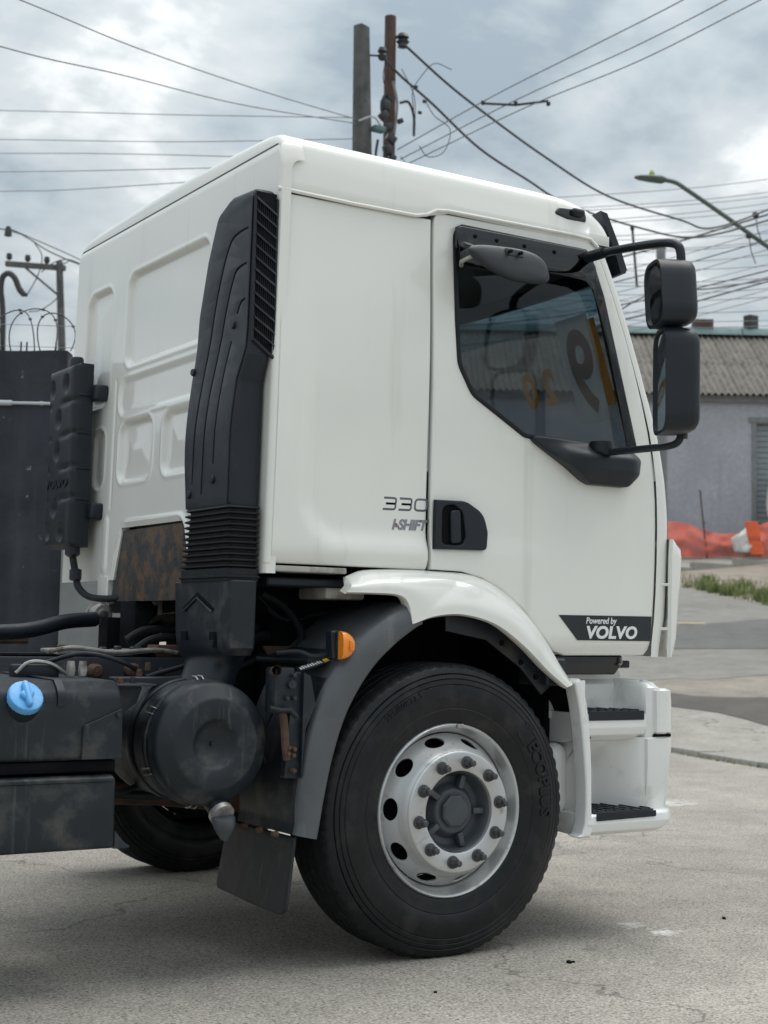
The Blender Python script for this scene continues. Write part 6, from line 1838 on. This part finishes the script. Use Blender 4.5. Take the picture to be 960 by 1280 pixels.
for (a, b, n_) in (((13.65, 14.2, 8.05), (13.9, 14.35, 7.1), 'right'), ((11.9, 15.9, 7.3), (12.0, 16.0, 6.55), 'left')):
    o = link('cable_dropper', tube([Vector((0, 0, 0)), Vector(b) - Vector(a)], 0.022, 6), 'insul')
    o.location = a
    link('clip', rbox((0, 0, 0), (0.06, 0.06, 0.07), 0.01, 1), 'insul', o)
    tag(o, 'short dark dropper rod between wires, the %s one' % ('one by the street lamp arm' if n_ == 'right' else 'one behind the sun visor'), 'cable dropper')
wire([(14.3, 16.2, 6.5), (14.9, 15.9, 7.1), (15.5, 15.5, 7.45), (16.6, 14.9, 7.6), (19, 13.4, 8.2)], 0.018, 'slack service cable curving up right of the upper mirror')

# --- street lamp on the right
sl_ = empty('street_lamp', (15.46, 11.97, H(15.46, 11.97) - 0.3))
tag(sl_, 'grey street lamp reaching over the road on a long arm', 'street lamp')
link('post', tube(rel(sl_, [(15.46, 11.97, 0.9), (15.46, 11.97, 7.3)]), [0.11, 0.08], 14), 'pole_conc', sl_)
link('arm', tube(rel(sl_, catmull([Vector(q_) for q_ in ((15.46, 11.97, 7.08), (14.88, 12.3, 7.52), (14.19, 12.69, 8.06), (13.72, 12.96, 8.42), (13.55, 13.06, 8.54), (13.38, 13.16, 8.58))], 5)), 0.038, 10), 'lamp_grey', sl_)
hd = []
for t, w, h in ((0.0, 0.05, 0.04), (0.15, 0.09, 0.07), (0.5, 0.12, 0.055), (0.85, 0.10, 0.035), (1.0, 0.04, 0.02)):
    c = Vector((13.42, 13.14, 8.58)) + (Vector((12.98, 13.41, 8.61)) - Vector((13.42, 13.14, 8.58))) * t - sl_.location
    pr = Vector((0.52, 0.85, 0))
    hd.append([c + pr * (w * math.cos(a)) + Vector((0, 0, h * math.sin(a))) for a in frange(0, 2 * PI, 13)[:-1]])
link('lamp_head', loft(hd), 'lamp_grey', sl_, smooth=60)
link('photocell', revolve([(0.05, 0.0), (0.05, 0.05), (0.035, 0.09), (0.012, 0.12), (0.0001, 0.12)], 12, 'z', Vector((13.22, 13.26, 8.62)) - sl_.location), 'photocell', sl_)
# slim post seen between the mirrors
po = empty('steel_post', (17.9, 17.9, H(17.9, 17.9) - 0.3))
tag(po, 'slim grey steel post standing behind the door mirrors', 'post')
link('shaft', tube([Vector((0, 0, 0)), Vector((-0.38, -0.28, 7.35))], 0.095, 10), 'post_grey', po)
link('cap', revolve([(0.11, 0.0), (0.11, 0.05), (0.0001, 0.07)], 10, 'z', (-0.38, -0.28, 7.32)), 'post_grey', po)
# wire carrier at the right edge, strung with clamps
for k, (x, y, z) in enumerate(((14.9, 12.1, 8.2), (14.6, 12.3, 8.0), (14.85, 12.1, 7.75), (14.5, 12.35, 7.65))):
    o = link('cable_clamp', rbox((0, 0, 0), (0.10, 0.07, 0.09), 0.02, 2), 'insul')
    link('tail', tube([Vector((0, 0, 0)), Vector((0.05, 0.0, -0.25)), Vector((0.12, -0.03, -0.45))], 0.008, 5), 'wire', o)
    o.location = (x, y, z)
    tag(o, 'small dark cable clamp hanging on the wires at the right edge', 'cable clamp', 'clamps on the right-hand cables')

# --- warehouse up the hill
A_ = Vector((17.0, 29.99)); dirw = Vector((0.842, -0.539)); nw = Vector((-0.539, -0.842))    # wall line and outward normal
wh = empty('warehouse', (A_.x, A_.y, 2.5))
tag(wh, 'low warehouse with brown corrugated roof and pale lavender wall', 'building')
def bpt(s, off, z):
    p = A_ + dirw * s + nw * off
    return Vector((p.x - A_.x, p.y - A_.y, z - 2.5))
WLEN = 24.0
def wbox(s0, s1, o0, o1, z0, z1):
    v = [bpt(s, o_, z) for z in (z0, z1) for s, o_ in ((s0, o0), (s1, o0), (s1, o1), (s0, o1))]
    return pyd(v, [(0, 1, 2, 3), (4, 5, 6, 7), (0, 1, 5, 4), (1, 2, 6, 5), (2, 3, 7, 6), (3, 0, 4, 7)], recalc=True)
D0 = 11.62         # shutter opening
link('wall', join(wbox(0, D0, -8.0, 0, 2.0, 7.62), wbox(D0, D0 + 3.2, -8.0, 0, 6.98, 7.62), wbox(D0 + 3.2, WLEN, -8.0, 0, 2.0, 7.62), wbox(D0 - 0.05, D0 + 3.25, -8.0, -0.25, 2.0, 7.0)), 'lav', wh, smooth=0)
sh = link('roller_shutter', wbox(D0 + 0.02, D0 + 3.18, -0.24, -0.20, 3.3, 6.97), 'shutter', wh, smooth=0)
for k in range(24):
    z = 3.35 + 0.15 * k
    link('slat', wbox(D0 + 0.03, D0 + 3.17, -0.199, -0.165, z, z + 0.128), 'shutter', sh, smooth=0)
link('door_jamb', wbox(D0 - 0.12, D0, 0.002, 0.03, 3.0, 7.0), 'post_grey', wh, smooth=0)
link('lintel', wbox(D0 - 0.2, D0 + 3.3, 0.002, 0.05, 7.0, 7.12), 'post_grey', wh, smooth=0)
link('eave_board', wbox(-0.3, WLEN + 0.3, 0.06, 0.14, 7.52, 7.70), 'post_grey', wh, smooth=0)
# corrugated sheets, each a part
sw = 1.06; ncr = 6
def sheet_mesh(o0, z0, o1, z1):
    v = []; f = []
    n = ncr * 6 + 1
    for j, (o_, z) in enumerate(((o0, z0), (o1, z1))):
        for i in range(n):
            s = sw * i / (n - 1)
            b = 0.036 * math.cos(2 * PI * s / (sw / ncr))
            p = dirw * s + nw * o_
            v.append((p.x, p.y, z - 2.5 + b))
    f = [(i, i + 1, n + i + 1, n + i) for i in range(n - 1)]
    me = pyd(v, f)
    me.materials.append(MT['fibre'])
    for p in me.polygons: p.use_smooth = True
    return me
lowm = sheet_mesh(0.35, 7.70, -1.55, 8.95); him = sheet_mesh(-1.40, 8.862, -3.30, 10.112)
for i in range(int(WLEN / (sw * 0.97)) + 1):
    for me, dz_ in ((lowm, 0.0), (him, 0.003)):
        o = bpy.data.objects.new('roof_sheet', me)
        COL.objects.link(o); o.parent = wh
        p = dirw * (i * sw * 0.97 - 0.2)
        o.location = (p.x, p.y, dz_ + (0.006 if i % 2 else 0) + random.uniform(-.004, .004))
bk = [bpt(s, o_, z) for s in (-0.3, WLEN + .3) for o_, z in ((-3.2, 10.14), (-8.2, 7.6))]
link('rear_slope', pyd(bk, [(0, 1, 3, 2)]), 'fibre', wh, smooth=0)
for i in range(12):
    s0 = i * 2.05 - 0.3
    link('ridge_cap', loft([[bpt(s, o_, z) for o_, z in ((-2.95, 10.02), (-3.1, 10.22), (-3.3, 10.30), (-3.5, 10.22), (-3.65, 10.02))] for s in (s0, s0 + 2.03)], closed=False), 'teal', wh, smooth=40)
link('vent_stub', wbox(10.6, 11.15, -3.6, -3.1, 10.1, 10.50), 'pole_brown', wh, smooth=0)
link('gable', pyd([bpt(0, 0, 7.6), bpt(0, -3.3, 10.1), bpt(0, -8, 7.6), bpt(WLEN, 0, 7.6), bpt(WLEN, -3.3, 10.1), bpt(WLEN, -8, 7.6)], [(0, 1, 2), (3, 5, 4)]), 'lav', wh, smooth=0)
# roof-top cable with blobs beyond the ridge
for nm, px in (('small dark box standing on the warehouse ridge', 12.3),):
    o = link('roof_box', rbox((0, 0, 0), (0.35, 0.3, 0.45), 0.02, 1), 'insul'); o.location = bpt(px, -3.3, 10.45) + wh.location
    link('foot', rbox((0, 0, -0.26), (0.1, 0.1, 0.12), 0.01, 1), 'insul', o)
    tag(o, nm, 'box')

# --- orange netting, rubble bag and barrier board at the foot of the wall
def netpt(s, h):
    p = A_ + dirw * s + nw * (1.15 + 0.18 * math.sin(s * 2.3) + 0.10 * math.sin(s * 5.1 + 1))
    z = H(p.x, p.y) + 0.02
    return Vector((p.x + nw.x * 0.25 * (1 - h), p.y + nw.y * 0.25 * (1 - h), z + h))
NT = [(7.0, 1.15), (8.2, 1.1), (8.9, 1.0), (9.5, 0.92), (10.1, 0.68), (10.5, 0.60), (10.9, 0.66), (11.3, 0.85), (11.8, 1.0), (13, 1.1), (15, 1.1)]
v = []; f = []
SSn = frange(7.0, 15.0, 90)
nr_ = 12
for s in SSn:
    top = interp(NT, s)
    for j in range(nr_):
        t = j / (nr_ - 1)
        p = netpt(s, top * t)
        p += Vector((nw.x, nw.y, 0)) * (0.22 * mnoise.noise(Vector((s * 2.6, t * 3, 0))) + 0.12 * math.sin(PI * t))
        p.z += 0.03 * mnoise.noise(Vector((s * 3, t * 2, 5)))
        v.append(p)
for i in range(len(SSn) - 1):
    for j in range(nr_ - 1):
        a = i * nr_ + j
        f.append((a, a + nr_, a + nr_ + 1, a + 1))
nm_ = bpy.data.materials.new('orange_mesh_netting'); nm_.use_nodes = True
t_ = nm_.node_tree; b_ = t_.nodes['Principled BSDF']; b_.inputs['Base Color'].default_value = (0.74, 0.145, 0.085, 1); b_.inputs['Roughness'].default_value = 0.7
wv = t_.nodes.new('ShaderNodeTexNoise'); wv.inputs['Scale'].default_value = 5; wv.inputs['Detail'].default_value = 5
tcn = t_.nodes.new('ShaderNodeTexCoord'); t_.links.new(tcn.outputs['Object'], wv.inputs['Vector'])
mr = t_.nodes.new('ShaderNodeMapRange'); mr.inputs[1].default_value = 0.3; mr.inputs[2].default_value = 0.7; mr.inputs[3].default_value = 0.55; mr.inputs[4].default_value = 0.95
t_.links.new(wv.outputs[0], mr.inputs[0]); t_.links.new(mr.outputs[0], b_.inputs['Alpha'])
for i in range(len(v)): v[i] = v[i] - wh.location
o = link('safety_net', pyd(v, f), nm_, smooth=180); o.location = wh.location
tag(o, 'sagging orange safety netting along the foot of the lavender wall', 'safety net')
for s in (8.6, 10.0, 12.6):
    top = netpt(s, 0); st_ = link('net_stake', tube([Vector((0, 0, -0.1)), Vector((-0.22 if s == 10.0 else 0, 0.05, 1.75 if s == 10.0 else 1.1))], 0.022, 6), 'pole_brown')
    st_.location = top
    link('tie', rbox((-0.1 if s == 10.0 else 0, 0.02, 0.9), (0.06, 0.06, 0.03), 0.005, 1), 'wire', st_)
    tag(st_, {8.6: 'short stake behind the netting near the cab front', 10.0: 'tall leaning stick against the lavender wall above the netting', 12.6: 'short stake in the netting beyond the shutter'}[s], 'stake')
def blob(c, s, seed, m, name, label, cat, amp=0.25):
    bm = bmesh.new()
    bmesh.ops.create_icosphere(bm, subdivisions=4, radius=1)
    for q_ in bm.verts:
        k = 1 + amp * mnoise.noise(q_.co * 1.6 + Vector((seed, 0, 0))) + 0.5 * amp * mnoise.noise(q_.co * 4 + Vector((seed, 2, 0)))
        q_.co = Vector((q_.co.x * s[0] * k, q_.co.y * s[1] * k, max(-0.35, q_.co.z) * s[2] * k))
    o = link(name, from_bm(bm), m, smooth=60); o.location = c
    return tag(o, label, cat)
c = netpt(10.95, 0.1); c += Vector((nw.x, nw.y, 0)) * 0.35
blob((c.x, c.y, c.z + 0.16), (0.42, 0.34, 0.46), 3, 'bag', 'rubble_bag', 'crumpled white rubble bag caught in the orange netting', 'bag')
c = netpt(11.12, 0.1); c += Vector((nw.x, nw.y, 0)) * 0.55
ob_ = link('barrier_board', panel(arc_corners([(-0.17, 0.0, .02), (0.17, 0.0, .02), (0.17, 0.85, .03), (-0.17, 0.85, .03)]), lambda u, v_, w: Vector((dirw.x * u - 0.12 * v_ - w * nw.x * -1, dirw.y * u + nw.y * w + 0.15 * v_, v_)), 0.04, 0.01), 'tarp')
ob_.location = (c.x, c.y, c.z - 0.05)
link('stripe', panel([Vector((-0.15, 0.35)), Vector((0.15, 0.35)), Vector((0.15, 0.45)), Vector((-0.15, 0.45))], lambda u, v_, w: Vector((dirw.x * u - 0.12 * v_ + nw.x * (w + .042), dirw.y * u + nw.y * (w + .042) + 0.15 * v_, v_)), 0.003, 0.0005), 'netorange', ob_)
tag(ob_, 'bright orange plastic board leaning on the white rubble bag', 'board')
c = A_ + dirw * 12.05 + nw * 0.5
blob((c.x, c.y, H(c.x, c.y) + 1.35), (0.30, 0.25, 0.95), 9, 'bag', 'white_sack', 'tall pale sack standing before the grey roller shutter', 'sack', 0.15)

# --- grass on the verge
bmv = []; bmf = []
rnd = random.Random(3)
for i in range(15000):
    v_ = rnd.uniform(0.2, 6.0)
    k = min(range(len(VS)), key=lambda j: abs(VS[j] - v_))
    u0 = b_gr0[k][0]; u1 = b_gr1[k][0]
    t = rnd.random() ** 1.3
    u = u0 + (u1 - u0) * t
    if mnoise.noise(Vector((u * 0.9, v_ * 2.2, 0))) < -0.05 + 0.25 * t and rnd.random() < 0.9: continue
    if v_ < 0.75 and rnd.random() < 0.8: continue
    x, y = uv2xy(u, v_)
    h = rnd.choice((0.6, 1, 1)) * rnd.uniform(0.06, 0.28) * (1.15 - 0.6 * t); w = rnd.uniform(0.008, 0.018)
    a = rnd.uniform(0, PI); lx = rnd.uniform(-.12, .12); ly = rnd.uniform(-.12, .12)
    z = H(x, y)
    b0 = len(bmv)
    bmv += [(x - w * math.cos(a), y - w * math.sin(a), z), (x + w * math.cos(a), y + w * math.sin(a), z), (x + lx * .4 + w * .6 * math.cos(a), y + ly * .4 + w * .6 * math.sin(a), z + h * .6), (x + lx * .4 - w * .6 * math.cos(a), y + ly * .4 - w * .6 * math.sin(a), z + h * .6), (x + lx, y + ly, z + h)]
    bmf += [(b0, b0 + 1, b0 + 2, b0 + 3), (b0 + 3, b0 + 2, b0 + 4)]
o = link('grass', pyd(bmv, bmf), 'leaf', smooth=0)
tag(o, 'rough green grass on the verge above the road', 'grass', kind='stuff')
# weeds in the kerb joint
bmv = []; bmf = []
for i in range(260):
    t = rnd.uniform(0.42, 0.62) + (0 if i % 3 else rnd.uniform(-.2, .2))
    p = KA + (KB - KA) * t + kn * rnd.gauss(-0.02, 0.02)
    h = rnd.uniform(0.015, 0.05); a = rnd.uniform(0, PI); w = 0.005
    lx, ly = rnd.uniform(-.03, .03), rnd.uniform(-.03, .03)
    b0 = len(bmv); z = H(p.x, p.y)
    bmv += [(p.x - w, p.y, z), (p.x + w, p.y, z), (p.x + lx, p.y + ly, z + h)]
    bmf.append((b0, b0 + 1, b0 + 2))
o = link('weeds', pyd(bmv, bmf), 'leaf', smooth=0)
tag(o, 'tiny weeds growing along the low kerb joint', 'weeds', kind='stuff')
